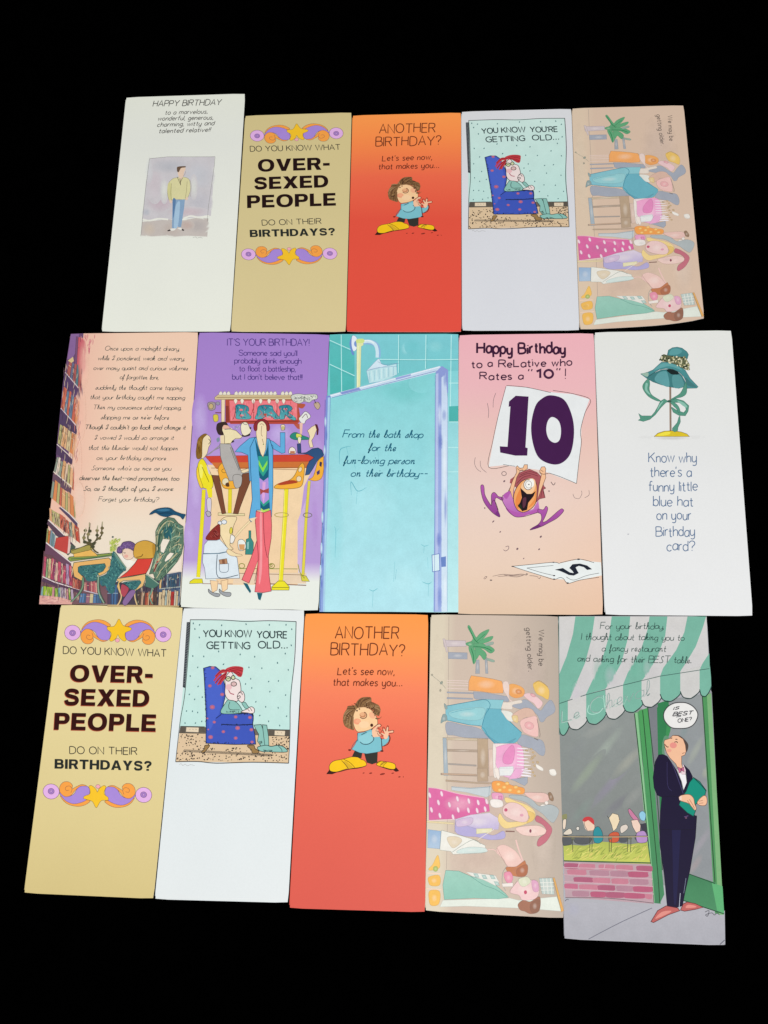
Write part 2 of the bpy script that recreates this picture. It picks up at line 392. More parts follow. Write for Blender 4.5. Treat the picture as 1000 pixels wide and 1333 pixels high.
def text(t, x1, y1, x2, y2, h, w=.6, col=INKC, slant=.0, jit=0., script=False, up=None, gap=2.0, flat=False, halo=None):
    """a line of lettering from baseline start to baseline end (crop coordinates), cap height h (crop px)"""
    tb = SCR if script else GL
    me = Card.cur
    if me.p['F'] and me.p.get('txt'): me.part(me.p['name'], me.p['mat'], me.p['label'])     # every line of lettering is a part of its own
    me.p['txt'] = True
    adv = 0; lay = []; lay_low = [ch.islower() for ch in t]
    for ch in t:
        wd, st = tb[ch]; lay.append((adv, wd, st)); adv += wd + (gap * (.45 if script else 1) if ch != ' ' else gap * .6)
    adv -= gap
    dx, dy = (x2 - x1) / adv, (y2 - y1) / adv
    if up is None:
        ln = math.hypot(dx, dy); up = (dy / ln, -dx / ln)
    hx, hy = up[0] * h / 10, up[1] * h / 10
    c = Card.cur
    box = c.to([(x1 - h * .3, y1 + h * .3), (x2 + h * .3, y2 - h), (x1 + hx * 10, y1 + hy * 10), (x2 - hx * 3, y2 - hy * 3), (x2 + hx * 10, y2 + hy * 10)])
    base = c.level(box)
    c.boxes[-1] = (c.boxes[-1][0], base + 9)
    for gi, (a, wd, st) in enumerate(lay):
        if not st: continue
        jy = random.uniform(-1, 1) * jit; js = 1 + random.uniform(-.6, .6) * jit * .1; jr = random.uniform(-1, 1) * jit * .03
        for si, q in enumerate(st.split('|')):
            sm = q.startswith('~'); q = q.lstrip('~'); cl = q.startswith('@'); q = q.lstrip('@')
            v = [float(z) for z in q.split()]; p = list(zip(v[::2], v[1::2]))
            if sm: p = smooth(p, cl, 4)
            elif jit and len(p) == 2:
                (ax, ay), (bx, by) = p; p = smooth([(ax, ay), ((ax + bx) / 2 + random.uniform(-.3, .3) * jit, (ay + by) / 2), (bx, by)], n=3)
            o = []
            for (gx, gy) in p:
                if script and lay_low[gi]: gy = gy * .8 if gy <= 6.3 else 5.04 + (gy - 6.3) * 1.34
                gx, gy = gx * js, gy * js + jy
                gx += gy * slant + gy * jr
                X = x1 + (a + gx) * dx + gy * hx; Y = y1 + (a + gx) * dy + gy * hy
                o.append((X, Y))
            ribbon(c.to(o), w, col, cl, lev=base + (gi % 2) * 4 + si, taper=0)

def shade(h, t, k):
    """colour h mixed with colour t"""
    return mixc(lin(h), lin(t), k)
def wash_shape(col, p, s=1, o=0, oc=INKC, c2=None, hz=False):
    """a shape laid in with watercolour: paler in the middle, pigment gathered at the rim"""
    col = shade(col, '#dccfc2', .10) if isinstance(col, str) else col
    if c2: c2 = shade(c2, '#dccfc2', .10)
    q = Card.cur.to(pts(p))
    if s: q = smooth(q, True)
    fill(q, col, c2, hz)
    xs = [a[0] for a in q]; ys = [a[1] for a in q]
    w, h = max(xs) - min(xs), max(ys) - min(ys)
    if min(w, h) > 3.5:
        m = pts(p); mx = [a[0] for a in m]; my = [a[1] for a in m]
        for k in range(3 if min(w, h) > 9 else 1):
            x = random.uniform(min(mx), max(mx)); y = random.uniform(min(my), max(my))
            if k == 0: x, y = (min(mx) + max(mx)) / 2, (min(my) + max(my)) / 2
            rx, ry = (max(mx) - min(mx)) * .28, (max(my) - min(my)) * .28
            if all(inside(x + a * rx, y + b * ry, m) for a, b in ((1, 0), (-1, 0), (0, 1), (0, -1), (.7, .7), (-.7, .7), (.7, -.7), (-.7, -.7))):
                Wd(mixc(col, lin('#f4ece4'), .5) if k != 1 else mixc(col, lin('#6a7a8a'), .25), x, y, rx, ry, .55)
    ribbon(q, .32 if not o else o, mixc(col, lin('#5a5458'), .38) if not o else oc, True)

# heavy grotesque capitals: r = box, p = polygon, k = stroke (width, points), o = bowl ring (outer, inner)
def _ring(cx, cy, a, b, c, d, t0=0, t1=360, n=28):
    e = lambda t, rx, ry: (cx + rx * math.copysign(abs(math.cos(t)) ** .88, math.cos(t)), cy + ry * math.copysign(abs(math.sin(t)) ** .88, math.sin(t)))
    return [(e(math.radians(t0 + (t1 - t0) * i / n), a, b), e(math.radians(t0 + (t1 - t0) * i / n), c, d)) for i in range(n + 1)]
def _bowl(x0, x1, y0, y1, wt, wv):
    """a D-shaped bowl between heights y0 and y1"""
    r = (y1 - y0) / 2; ym = (y0 + y1) / 2; rx = min(r * 1.05, x1 - x0 - .4)
    A = _ring(x1 - rx, ym, rx, r, rx - wv, r - wt, 90, -90, 16)
    return [((x0, y1), (x0, y1 - wt))] + A + [((x0, y0), (x0, y0 + wt))]
HV = {
'O': (10.4, [('o', _ring(5.2, 5, 5.2, 5.2, 2.6, 3.2))]),
'V': (9.6, [('p', '0 10 2.9 10 4.8 3.2 6.7 10 9.6 10 6.2 0 3.4 0')]),
'E': (7.8, [('r', 0, 0, 2.6, 10), ('r', 2.5, 7.95, 7.6, 10), ('r', 2.5, 4.05, 7.1, 6), ('r', 2.5, 0, 7.8, 2.05)]),
'L': (7.2, [('r', 0, 0, 2.6, 10), ('r', 2.5, 0, 7.2, 2.1)]),
'T': (8.4, [('r', 0, 7.9, 8.4, 10), ('r', 2.9, 0, 5.5, 8)]),
'H': (8.8, [('r', 0, 0, 2.6, 10), ('r', 6.2, 0, 8.8, 10), ('r', 2.5, 4.1, 6.3, 6.2)]),
'I': (2.6, [('r', 0, 0, 2.6, 10)]), '-': (4.2, [('r', 0, 3.2, 4.2, 5.4)]),
'D': (9.0, [('r', 0, 0, 2.6, 10), ('o', _bowl(2.5, 9, 0, 10, 2.05, 2.6))]),
'P': (8.2, [('r', 0, 0, 2.6, 10), ('o', _bowl(2.5, 8.2, 3.5, 10, 2, 2.5))]),
'B': (8.6, [('r', 0, 0, 2.6, 10), ('o', _bowl(2.5, 8.1, 4.4, 10, 1.9, 2.4)), ('o', _bowl(2.5, 8.6, 0, 5.9, 2, 2.5))]),
'R': (8.8, [('r', 0, 0, 2.6, 10), ('o', _bowl(2.5, 8.4, 3.8, 10, 2, 2.5)), ('p', '4 4.2 6.6 4.6 8.9 0 5.9 0')]),
'X': (9.4, [('p', '0 10 3.1 10 4.7 7.3 6.3 10 9.3 10 6.3 5.2 9.5 0 6.3 0 4.7 2.9 3 0 -.1 0 3.1 5.2')]),
'A': (9.6, [('p', '0 0 2.7 0 4.85 7.4 4.85 10 3.4 10'), ('p', '9.6 0 6.9 0 4.75 7.4 4.75 10 6.2 10'), ('r', 2.6, 1.9, 7, 3.9)]),
'Y': (9.2, [('p', '0 10 3 10 4.6 6.5 6.2 10 9.2 10 5.9 4 5.9 0 3.3 0 3.3 4')]),
'S': (8.4, [('k', 2.2, '7.1 7 6.6 8.4 4.6 9 2.4 8.7 1.4 7.3 2.2 6 4.4 5.3 6.4 4.6 7.2 3 6.4 1.5 4.2 1 2 1.4 1.2 3.2')]),
'?': (7.4, [('k', 2.2, '1.1 7 1.8 8.6 3.8 9.1 5.8 8.4 6 6.8 4.6 5.4 3.7 4.4 3.6 2.9'), ('r', 2.4, 0, 4.9, 1.9)]),
}
def heavy(t, x1, y1, x2, y2, h, col, gap=1.1, slant=0.0, grow=0.0):
    me = Card.cur
    if me.p['F']: me.part(me.p['name'], me.p['mat'], me.p['label'])
    adv = sum(HV[c][0] + gap for c in t) - gap
    dx, dy = (x2 - x1) / adv, (y2 - y1) / adv; ln = math.hypot(dx, dy); up = (dy / ln * h / 10, -dx / ln * h / 10)
    base = me.level(me.to([(x1, y1), (x2, y2 - h), (x2, y2), (x1, y1 - h)])); me.boxes[-1] = (me.boxes[-1][0], base + 5)
    a = 0
    def m(x, y):
        x += y * slant + a
        return (x1 + x * dx + y * up[0], y1 + x * dy + y * up[1])
    for ch in t:
        wd, parts = HV[ch]
        for li, pr in enumerate(parts):
            lv = base + li
            if pr[0] == 'r':
                _, a0, b0, a1, b1 = pr; fill(me.to([m(a0 - grow, b0 - grow), m(a1 + grow, b0 - grow), m(a1 + grow, b1 + grow), m(a0 - grow, b1 + grow)]), col, lev=lv)
            elif pr[0] == 'p':
                v = [float(z) for z in pr[1].split()]; q = list(zip(v[::2], v[1::2])); fill(me.to([m(*z) for z in q]), col, lev=lv)
                if grow: ribbon(me.to([m(*z) for z in q]), grow * ln * 2 / me.fr[2], col, True, lev=lv)
            elif pr[0] == 'k':
                v = [float(z) for z in pr[2].split()]; q = smooth(list(zip(v[::2], v[1::2])), False, 5)
                ribbon(me.to([m(*z) for z in q]), (pr[1] + grow * 2) * (ln + h / 10) / 2 / me.fr[2], col, lev=lv)
            else:
                V = []
                for (ox, oy), (ix_, iy) in pr[1]: V += [m(ox, oy), m(ix_, iy)]
                n_ = len(pr[1]); me.emit(me.to(V), [(2 * i, 2 * i + 1, 2 * i + 3, 2 * i + 2) for i in range(n_ - 1)], [lin(col)] * len(V), lv)
        a += wd + gap
#ART
# ================================================================== the cards
def ramp(*st):
    """vertical colour gradient of print and bare stock: (v, colour) stops"""
    st = [(v, lin(c)) for v, c in st]
    def f(u, v):
        for (a, ca), (b, cb) in zip(st, st[1:]):
            if v <= b: return mixc(ca, cb, max(0, (v - a) / (b - a)))
        return st[-1][1]
    return f
DK = '#2b2623'

# ------------------------------------------------------------------ white card, watercolour man
Card('greeting_card', 'cream card with small watercolour of a man in a yellow sweater',
     [(164.3, 126.8), (319.3, 121.8), (300, 431.5), (132.4, 431.8)], ramp((0, '#e9ebdf'), (.2, '#e6e8e0'), (.45, '#eaece3'), (1, '#edefe4')))  # cream dips near the top, brightens below: uneven lighting put into the colour
F(120, 110, 4.04)
cd = Card.cur
cd.part('watercolour_picture', M_WASH)
P('#cfcbcf', '303,388 400,380 520,382 645,378 636,540 625,690 500,704 390,712 262,716 280,560', s=0)
P('#c9c0ba', '262,722 330,716 400,710 470,716 540,702 612,704 606,800 520,796 450,802 380,794 318,800 258,794', s=0)
for a in (('#c4adb8', 360, 610, 80, 70, .8), ('#d2c3ca', 330, 520, 50, 110, .5), ('#c9cbd2', 560, 480, 90, 90, .8), ('#bfbfc8', 560, 620, 80, 80, .6),
          ('#cbb2b9', 500, 670, 120, 30, .6), ('#b9bcc4', 410, 430, 110, 40, .7), ('#d7d9dc', 300, 450, 22, 70, .6), ('#b4bac4', 285, 672, 26, 22, .7),
          ('#c4b4aa', 420, 760, 60, 40, .6), ('#b4adac', 560, 745, 60, 45, .7), ('#cfc0b0', 300, 760, 40, 40, .8), ('#c2a59c', 500, 740, 40, 30, .6), ('#e0e2da', 380, 560, 24, 70, .9), ('#dfe1da', 535, 540, 22, 70, .8)): Wd(*a)
L('264,708 300,716 350,706 400,710', 2.2, '#ecece2'); L('480,704 520,692 560,698 616,690', 2.0, '#ecece2')
L('258,800 320,800 380,797 420,803 500,797 606,803', 1.2, '#e6e6dd', taper=.6)
P('#ddd7a4', '446,490 424,496 402,520 396,560 402,600 416,618 428,604 490,606 500,600 516,560 514,510 500,492 470,486', o=.35, oc='#8a8260')
P('#d4cf94', '400,520 396,560 404,604 416,618 418,560 414,520')
P('#8aa8c6', '424,608 488,604 484,650 468,750 452,750 450,700 442,756 420,756 422,680', s=0)
P('#a9c6de', '440,640 462,620 452,740 430,750', s=1)
P('#5f82ab', '424,606 440,606 434,660 426,700')
P('#e9cdb5', '450,450 456,486 466,500 478,486 484,462 492,440 470,432')
P('#6b5443', '446,446 448,434 466,430 492,430 490,436 468,440 456,460 448,458')
L('448,486 462,520 476,490', .7, '#6b5d4a', s=0); L('462,494 466,530', .8, '#5e4e40')
L('492,456 488,470 480,482', .4, '#9a7a68'); L('418,520 414,570 418,612', .4, '#857b58'); L('500,510 496,560 490,600', .4, '#857b58'); L('516,500 522,540 516,590', .35, '#9a9068')
P('#e6cbb6', '410,606 420,612 418,624 408,620'); P('#e6cbb6', '494,594 506,596 500,608 492,604')
P('#3f3838', '396,768 410,762 414,768 400,772'); P('#3f3838', '466,756 484,764 480,770 468,764'); P('#eceae2', '414,758 440,758 430,768 414,768'); P('#eceae2', '450,756 468,754 472,764 458,762')
L('303,390 400,380 647,380 644,420 612,640 606,720', .4, '#8b8a87', s=0); L('302,390 280,560 256,798', .45, '#7f7f7c', s=0)
cd.part('signature'); L('530,806 545,802 552,808 566,804 580,808', .35, '#8b8a87')
cd.part('lettering')
text('HAPPY BIRTHDAY', 319, 116, 676, 108, 30, .9, '#3c3a38', slant=.28, jit=.4)
text('to a marvelous,', 383, 158, 606, 152, 22, .72, '#4a4845', slant=.3, jit=.3)
text('wonderful, generous,', 345, 190, 636, 184, 22, .72, '#4a4845', slant=.3, jit=.3)
text('charming, witty and', 342, 222, 640, 214, 22, .72, '#4a4845', slant=.3, jit=.3)
text('talented relative!!', 350, 256, 620, 248, 22, .72, '#4a4845', slant=.3, jit=.3)
cd.flush()

# ------------------------------------------------------------------ tan card with ornaments (twice)
def tan_card(label, quad, top, src, big):
    Card('greeting_card', label, quad, top, src=src, group='matching tan cards asking about birthdays')
    cd = Card.cur; F(20, 780, 3.333)
    OUT = '#5b3a4a'
    F(60, 795, 5.556)
    cd.part('ornament')
    def orn(fl):
        # right half then left half, as seen
        for sx in (-1, 1):
            def m(s): return [(520 + (x - 520) * sx, (y + (.02 * (x - 520) if sx > 0 else 0))) for x, y in pts(s)]
            P('#f6a248', m('572,104 610,76 660,64 720,74 760,100 782,136 740,108 680,92 620,104 590,114'), o=.42, oc=OUT)
            P('#a98ad8', m('600,112 680,82 740,98 776,134 790,160 740,132 690,150 660,196 620,220 584,206 574,170'), o=.42, oc=OUT)
            P('#f6a248', m('596,214 640,210 680,176 710,140 750,132 784,160 786,204 760,236 720,238 696,214 700,190 670,206 630,224'), o=.42, oc=OUT)
            L(m('720,180 740,176 748,192 736,206 714,208 700,190 708,160'), .42, OUT)
            E('#e3b2e6', 520 + 328 * sx, 165 + 6 * sx, 58, 55, .5, OUT)
            E('#a77fc6', 520 + 328 * sx, 167 + 6 * sx, 22, 21, .45, OUT); E('#c79ad8', 520 + 328 * sx, 167 + 6 * sx, 8, 8, .3, OUT)
            E('#f0a9b8', 516, 214, 16, 14, .35, OUT)
        P('#f5c32c', '528,60 552,100 572,112 616,124 612,142 576,158 572,182 580,212 562,220 532,196 520,174 506,200 474,222 460,210 472,176 468,156 444,136 446,116 486,114 504,98', o=.45, oc='#7a5a20')
    orn(0)
    cd.part('ornament')
    H0 = cd.fr
    # lower ornament: the same band turned upside down
    F(60, 795, 5.556)
    sav = cd.to
    def to2(Pq):
        o = []
        for x, y in Pq:
            cx, cy = x - 520, y - 160
            o.append((126.9 + (-cx * 1.0 + cy * -.0) / 5.45, 1033.5 + (-cx * .02 - cy * 1.0) / 5.556))
        return o
    cd.to = to2; orn(1); cd.to = sav
    F(20, 780, 3.333)
    cd.part('lettering')
    text('DO YOU KNOW WHAT', 208, 236, 655, 250, 31, 1.15, '#35322e', slant=-.02)
    text('DO ON THEIR', 236, 670, 528, 675, 31, 1.15, '#35322e', slant=-.02)
    cd.part('bold_lettering')
    bc = '#330d0a' if big else '#200b0c'
    for t, x1, y1, x2, y2, h in (('OVER-', 237, 357, 594, 363, 72), ('SEXED', 210, 460, 579, 466, 72), ('PEOPLE', 168, 566, 608, 574, 74)):
        if big: heavy(t, x1 - 3, y1 + 3, x2 + 1, y2 + 4, h + 1, '#b0523a', slant=.04)
        heavy(t, x1, y1, x2, y2, h, bc, slant=.04)
    heavy('BIRTHDAYS?', 170, 735, 592, 745, 42, '#252a27', gap=1.0)
    cd.flush()
QT = [(79.4, 787.2), (238.4, 790.5), (200, 1170), (31.4, 1162.5)]
tan_card('tan over-sexed people card in the top row, between cream and orange cards',
         [(319.5, 150.6), (457.9, 146.3), (450.3, 432), (301, 431.8)], ramp((0, '#d5c48e'), (.4, '#d6c691'), (1, '#dccb99')), QT, False)
tan_card('yellowish tan card with red-edged bold lettering, at the bottom left corner',
         QT, ramp((0, '#e6d5a0'), (.4, '#e2d199'), (.75, '#dbc98f'), (1, '#d2bf84')), None, True)

# ------------------------------------------------------------------ orange card, thinking child (twice)
def orange_card(label, quad, top, src):
    Card('greeting_card', label, quad, top, src=src, group='matching orange cards with a thinking child')
    cd = Card.cur
    F(370, 780, 3.251)
    cd.part('lettering')
    B = '#6b2f1c'
    text('ANOTHER', 216, 165, 484, 167, 50, 1.5, B, jit=.5, slant=.05)
    text('BIRTHDAY?', 197, 236, 510, 240, 50, 1.5, B, jit=.5, slant=.05)
    text("Let's see now,", 226, 319, 466, 321, 30, 1.25, '#6e2c1c', jit=.4, slant=.1)
    text('that makes you...', 207, 366, 500, 368, 30, 1.25, '#6e2c1c', jit=.4, slant=.1)
    F(420, 895, 8.7)
    cd.part('printed_child'); cd.pen = 1.25
    O = '#4a2218'
    P('#33322c', '370,705 350,745 330,790 440,800 450,740 470,740 500,850 560,870 620,850 625,730 560,700 450,700', s=0)
    P('#f5c51c', '330,785 270,800 210,815 140,828 95,855 75,900 90,945 160,955 260,925 330,915 420,905 490,885 495,855 470,825 440,815 400,790', o=.5, oc=O)
    P('#f5c51c', '610,870 640,835 700,838 780,850 820,870 828,905 810,925 760,922 700,905 640,890', o=.5, oc=O)
    P('#d9ae2a', '230,840 262,832 345,900 330,915 285,922', s=0); P('#d9ae2a', '660,850 700,838 715,845 680,885 655,880', s=0)
    L('215,825 265,880 295,925', .5, O); L('240,812 310,850 365,905', .5, O); L('610,865 660,835 700,840', .5, O); L('650,885 690,850 725,845', .5, O); L('690,900 700,870 730,850', .4, O)
    L('75,900 80,940 110,955 180,955 300,925 410,912 492,888', .8, O, taper=.4); L('640,890 700,910 770,930 830,925', .8, O, taper=.4)
    P('#3a1a16', '42,980 75,935 100,948 160,962 110,982', s=0); P('#3a1a16', '800,935 835,905 868,945 830,955', s=0)
    P('#7cbfcb', '395,515 470,505 560,465 640,540 665,590 670,720 600,735 500,750 420,738 330,700 370,640 395,590', s=0, o=.4, oc='#3c5a68')
    P('#7cbfcb', '670,590 700,580 735,560 748,545 755,580 740,620 700,655 672,660', o=.4, oc='#3c4a58')
    P('#8fcbd4', '410,560 470,535 545,500 570,590 540,625 470,635 425,615', s=1)
    L('425,615 460,640 520,640 570,605 580,570 555,540', .75, '#2c4552'); L('400,520 395,560 398,610', .5, '#3c5a68'); L('440,535 500,505', .7, '#2c4552')
    L('755,535 765,580 740,640 690,665', .9, '#4a2320', taper=.3); L('665,570 672,640 680,720', .7, '#43302c'); P('#4a1a18', '660,710 690,715 682,728 655,724'); P('#4a1a18', '292,700 320,700 318,716 296,718')
    L('395,590 345,650 325,700', .6, '#3c5a68')
    P('#f6cb9a', '385,240 440,222 500,225 560,260 600,310 622,370 620,420 590,440 560,465 500,490 440,500 395,500 365,460 350,400 348,320', o=.5, oc='#7a4a30')
    P('#f0a07c', circ(392, 385, 42, 34, 0, 16)); P('#f3ad86', circ(400, 380, 26, 20, 0, 14)); P('#f3b48c', circ(565, 315, 42, 34, .6, 14)); P('#f7d0a4', circ(470, 420, 60, 40, 0, 14))
    P('#c98a62', circ(455, 310, 36, 30, .2, 16)); P('#e8b083', circ(450, 302, 26, 21, .2, 14))
    L('425,335 455,352 490,340 500,310 485,285 470,280', .8, '#6e3a2a'); E('#4a2a20', 390, 262, 9, 10); E('#4a2a20', 418, 243, 9, 8)
    E('#4a2218', 557, 427, 17, 19); E('#4a2218', 562, 475, 9, 12)
    # hair
    Hc = ['#7c5a3c', '#8a6746', '#6c4b32', '#94714e']
    P('#86633f', '350,320 345,400 358,480 300,465 250,435 232,370 240,300 270,250 290,215 360,205 395,150 450,112 545,112 560,165 630,195 655,240 655,270 640,320 610,310 570,255 500,222 440,220 385,240')
    for a in ('352,330 348,400 352,470', '330,300 310,380 300,460', '350,260 290,300 262,420', '330,260 270,300 240,370', '360,240 320,235 275,240', '370,215 320,210 280,215', '400,230 380,190 355,180',
              '400,225 410,160 460,118', '430,215 450,160 545,115', '460,215 500,170 550,140', '480,215 540,190 600,180', '500,215 580,210 650,215', '520,225 600,230 655,262', '560,250 610,270 640,318', '540,235 600,250 640,290', '440,170 480,130 540,110', '470,190 560,170 600,190',
              '300,300 280,350 270,430', '325,330 322,400 330,470', '300,250 260,280 235,330', '420,190 430,150 440,130'):
        L(a, 1.1, random.choice(['#4b3020', '#5a3b26', '#a58460', '#6b4a30']), taper=.6)
    for k in range(34):
        t = math.radians(random.uniform(-15, 200)); cx, cy = 460, 330; r0 = random.uniform(120, 150) if t < 2.2 else random.uniform(140, 190)
        x, y = cx + r0 * math.cos(t), cy - r0 * .82 * math.sin(t) + (60 if t > 2.6 else 0)
        b = t + random.uniform(-.5, .9); q = random.uniform(40, 75)
        L([(x, y), (x + q * .6 * math.cos(b), y - q * .6 * math.sin(b)), (x + q * math.cos(b + .3), y - q * math.sin(b + .3))], random.uniform(1.0, 1.9), random.choice(['#6a4a2e', '#86633f', '#4b3020', '#9a784e']), taper=1)
    # hands
    P('#f4c3a0', '560,485 590,455 620,425 650,418 655,440 620,460 640,500 660,540 650,555 600,560 570,556')
    L('590,445 620,420 650,415 665,430 650,445 615,450', .6, '#5a2a20'); L('605,470 640,465 655,480', .6, '#5a2a20'); L('600,490 635,500 650,530', .6, '#5a2a20'); L('620,510 640,545 690,550', .5, '#5a2a20')
    L('725,570 735,540 745,505 800,498', 2.4, '#f4c3a0'); L('722,560 712,510 690,470', 2.2, '#f4c3a0'); L('728,545 730,490 738,450', 2.2, '#f4c3a0'); L('700,560 690,530 660,520', 1.8, '#f4c3a0')
    P('#f4c3a0', '695,530 740,520 740,560 715,585 695,570')
    L('750,520 790,515 808,500 795,485 745,495', .5, '#5a2a20'); L('745,490 748,450 738,432 725,455 720,490', .5, '#5a2a20'); L('715,495 700,455 682,450 684,475 695,510', .5, '#5a2a20'); L('690,480 670,490 660,520 690,545', .5, '#5a2a20')
    for (x, y, a, b) in ((465, 968, 12, 6), (545, 970, 18, 8), (678, 980, 30, 10), (795, 970, 16, 6), (870, 1012, 14, 7), (915, 1012, 6, 6), (300, 708, 10, 10)): E('#8a2f24', x, y, a, b, rot=-.2)
    cd.flush()
QO = [(397.7, 798.6), (557.6, 800), (553.6, 1187.6), (376.8, 1182.3)]
orange_card('orange-red card with a child in yellow shoes, in the top row',
            [(459.2, 150.3), (600.3, 146.5), (600.8, 432.2), (451.4, 432)], ramp((0, '#ff9c4e'), (.12, '#fb8d4a'), (.3, '#ef6a4a'), (.5, '#e5533f'), (1, '#e55041')), QO)
orange_card('orange-salmon card with a child in yellow shoes, below the aqua shower card',
            QO, ramp((0, '#fd9b4b'), (.12, '#fd9a54'), (.28, '#f5825d'), (.45, '#ea6c54'), (.75, '#de5f4e'), (1, '#d7584a')), None)

# ------------------------------------------------------------------ white card, man in a blue armchair (twice)
def armchair_card(label, quad, top, src):
    Card('greeting_card', label, quad, top, src=src, group='matching white cards with a blue armchair')
    cd = Card.cur
    F(190, 780, 3.251)
    cd.part('cartoon_picture')
    P('#cde7e0', '188,86 637,93 606,575 140,545', s=0, c2='#bfe2dc')
    P('#2d3138', '173,97 188,97 166,376 156,372', s=0)
    for i in range(38):
        t = i / 38; L([(174 - 16 * t, 100 + 270 * t), (187 - 20 * t, 108 + 262 * t)], .5, '#8c9296', s=0)
    F(225, 860, 6.25)
    P('#dcc19e', '55,585 955,612 942,832 22,822', s=0)
    P('#6f675c', '62,535 955,562 952,615 52,588', s=0)
    P('#e4d2b6', '112,542 215,545 210,582 108,578', s=0); P('#e4d2b6', '830,570 915,573 910,610 828,606', s=0)
    for i in range(22):
        x = 62 + i * 9.5
        if not 108 < x < 212: L([(x, 540), (x - 3, 584)], .55, DK, s=0)
    for i in range(18):
        x = 790 + i * 9
        if not 832 < x < 912: L([(x, 566), (x - 2, 610)], .55, DK, s=0)
    L('62,534 260,538', .8, DK); L('780,560 955,564', .8, DK); L('55,588 260,592', .7, DK); L('780,610 950,614', .7, DK)
    for x in (135, 160, 185, 850, 880): L([(x, 556 + (x > 500) * 28), (x + 8, 562 + (x > 500) * 28)], .5, '#6b6258')
    # carpet speckle
    specks('58,600 262,600 300,700 600,700 700,740 940,760 940,822 30,812', 190, 4.6, ['#332a25', '#463a32'], 1.4)
    specks('800,622 948,622 945,720 880,690 810,680', 34, 4.6, ['#332a25'], 1.4)
    for i in range(90):
        x = 90 + i * 8; 
        if x < 820: L([(x + 6, 722 + i * .42), (x - 6, 742 + i * .42)], .6, '#4a4440', s=0)
    # specks on the wallpaper
    for (x, y) in ((203, 55), (142, 125), (206, 210), (135, 275), (178, 315), (240, 297), (112, 410), (160, 412), (203, 422), (100, 508), (185, 508), (236, 494), (412, 30), (620, 55), (725, 62), (852, 18), (940, 75), (634, 148), (592, 190), (643, 222), (780, 170), (860, 165), (790, 252), (918, 280), (676, 335), (756, 376), (858, 384), (708, 446), (926, 452), (780, 494), (870, 528)):
        P('#5a7f82', circ(x, y, 5, 8, random.uniform(-.3, .8), 8), s=0)
    F(230, 795, 5.882)
    for (x, y) in ((128, 97), (176, 108), (140, 140), (174, 205), (345, 112), (532, 103), (710, 108), (838, 108), (882, 142), (878, 265), (124, 347), (208, 350), (322, 312), (487, 335), (598, 352), (832, 328), (772, 400), (360, 410)):
        P('#5a7f82', circ(x, y, 5, 8, random.uniform(-.3, .8), 8), s=0)
    F(225, 860, 6.25)
    cd.part('printed_armchair'); cd.pen = 1.4
    Bc = '#3f57b8'
    P('#9a7a4c', '262,690 300,690 285,715 262,742 240,748 232,742 255,720', o=.5); P('#9a7a4c', '610,690 660,690 670,715 700,735 695,752 650,752 640,725 615,705', o=.5)
    P(Bc, '250,62 300,47 350,50 385,80 400,130 425,200 425,300 395,425 640,425 655,460 650,520 668,600 675,680 500,682 270,672 272,450 262,250 255,120', s=0, o=.7, oc='#1c2540')
    P('#4a63c6', '262,75 300,58 345,62 372,95 395,180 405,300 378,425 350,470 300,560 285,400 272,200', s=1)
    L('395,518 520,524 655,518', 1.2, '#1c2540'); L('350,470 385,445 400,428', .6, '#1c2540'); L('395,428 520,432 640,428 655,470 648,518', .8, '#1c2540')
    hatch('250,70 275,70 285,670 265,670', 34, 16, 0, .5, ['#1c2540'])
    hatch('395,426 640,426 640,444 395,444', 22, 12, 1.5, .5, ['#1c2540']); hatch('395,512 650,512 650,530 395,530', 26, 12, 1.5, .5, ['#1c2540']); hatch('270,655 670,665 670,682 270,680', 30, 12, 1.5, .5, ['#1c2540'])
    for (x, y, r) in ((325, 58, 16), (302, 205, 16), (402, 275, 17), (322, 378, 22), (338, 500, 14), (512, 458, 15), (628, 462, 16), (528, 548, 20), (412, 578, 15), (640, 562, 16), (308, 622, 20), (512, 630, 16), (645, 662, 14), (282, 470, 9), (290, 560, 8)):
        E('#a8628c', x, y, r, r * .85, n=9); E('#c8707f', x, y, r * .55, r * .45, n=7)
    cd.part('printed_man')
    T_ = '#8cc0b6'; G = '#2c4644'
    P(T_, '660,525 720,520 735,560 765,690 720,700 690,655 700,600', s=0, o=.5, oc=G); P(T_, '730,522 765,525 780,620 782,690 750,695', s=0, o=.5, oc=G)
    P(T_, '700,700 760,688 800,698 850,690 900,700 935,735 900,745 800,742 720,738 690,715', o=.6, oc=G); L('860,695 885,720 890,742', .5, G)
    hatch('700,655 730,650 730,690 700,690', 12, 14, 1, .5, [G]); hatch('730,722 830,728 830,740 730,738', 12, 20, .1, .5, [G])
    P('#f1e9e4', '410,395 425,320 445,330 430,370', s=0)
    P(T_, '395,428 425,350 450,320 480,316 530,350 560,395 560,425', o=.55, oc=G); P(T_, '562,345 590,340 615,375 640,385 610,392 588,385', o=.5, oc=G)
    L('465,335 455,370 470,398 545,400', .55, G); hatch('410,405 550,405 550,425 410,425', 20, 14, 1.5, .45, [G])
    P('#eeddda', '425,150 455,100 480,95 505,140 540,160 552,200 555,245 540,290 525,330 490,325 450,315 425,270 428,200', o=.55)
    P('#e7b9bd', circ(455, 215, 26, 24, 0, 12))
    L('455,240 470,265 500,275', .9, '#b05a6a'); E('#d9b6b4', 497, 190, 23, 18, .6); E('#cdd3a8', 452, 148, 20, 19, .7); E('#cdd3a8', 492, 138, 15, 17, .7); L('440,150 465,140', .5)
    P('#eeddda', '545,255 570,250 585,285 582,325 560,340 535,320 525,290', o=.55); L('525,295 545,285 548,300 530,310', .6); L('535,262 560,262 566,280', .6)
    P('#eeddda', '555,418 600,395 640,375 665,395 660,425 630,430 610,425', o=.55); L('610,395 625,412', .5); L('630,385 645,410', .5)
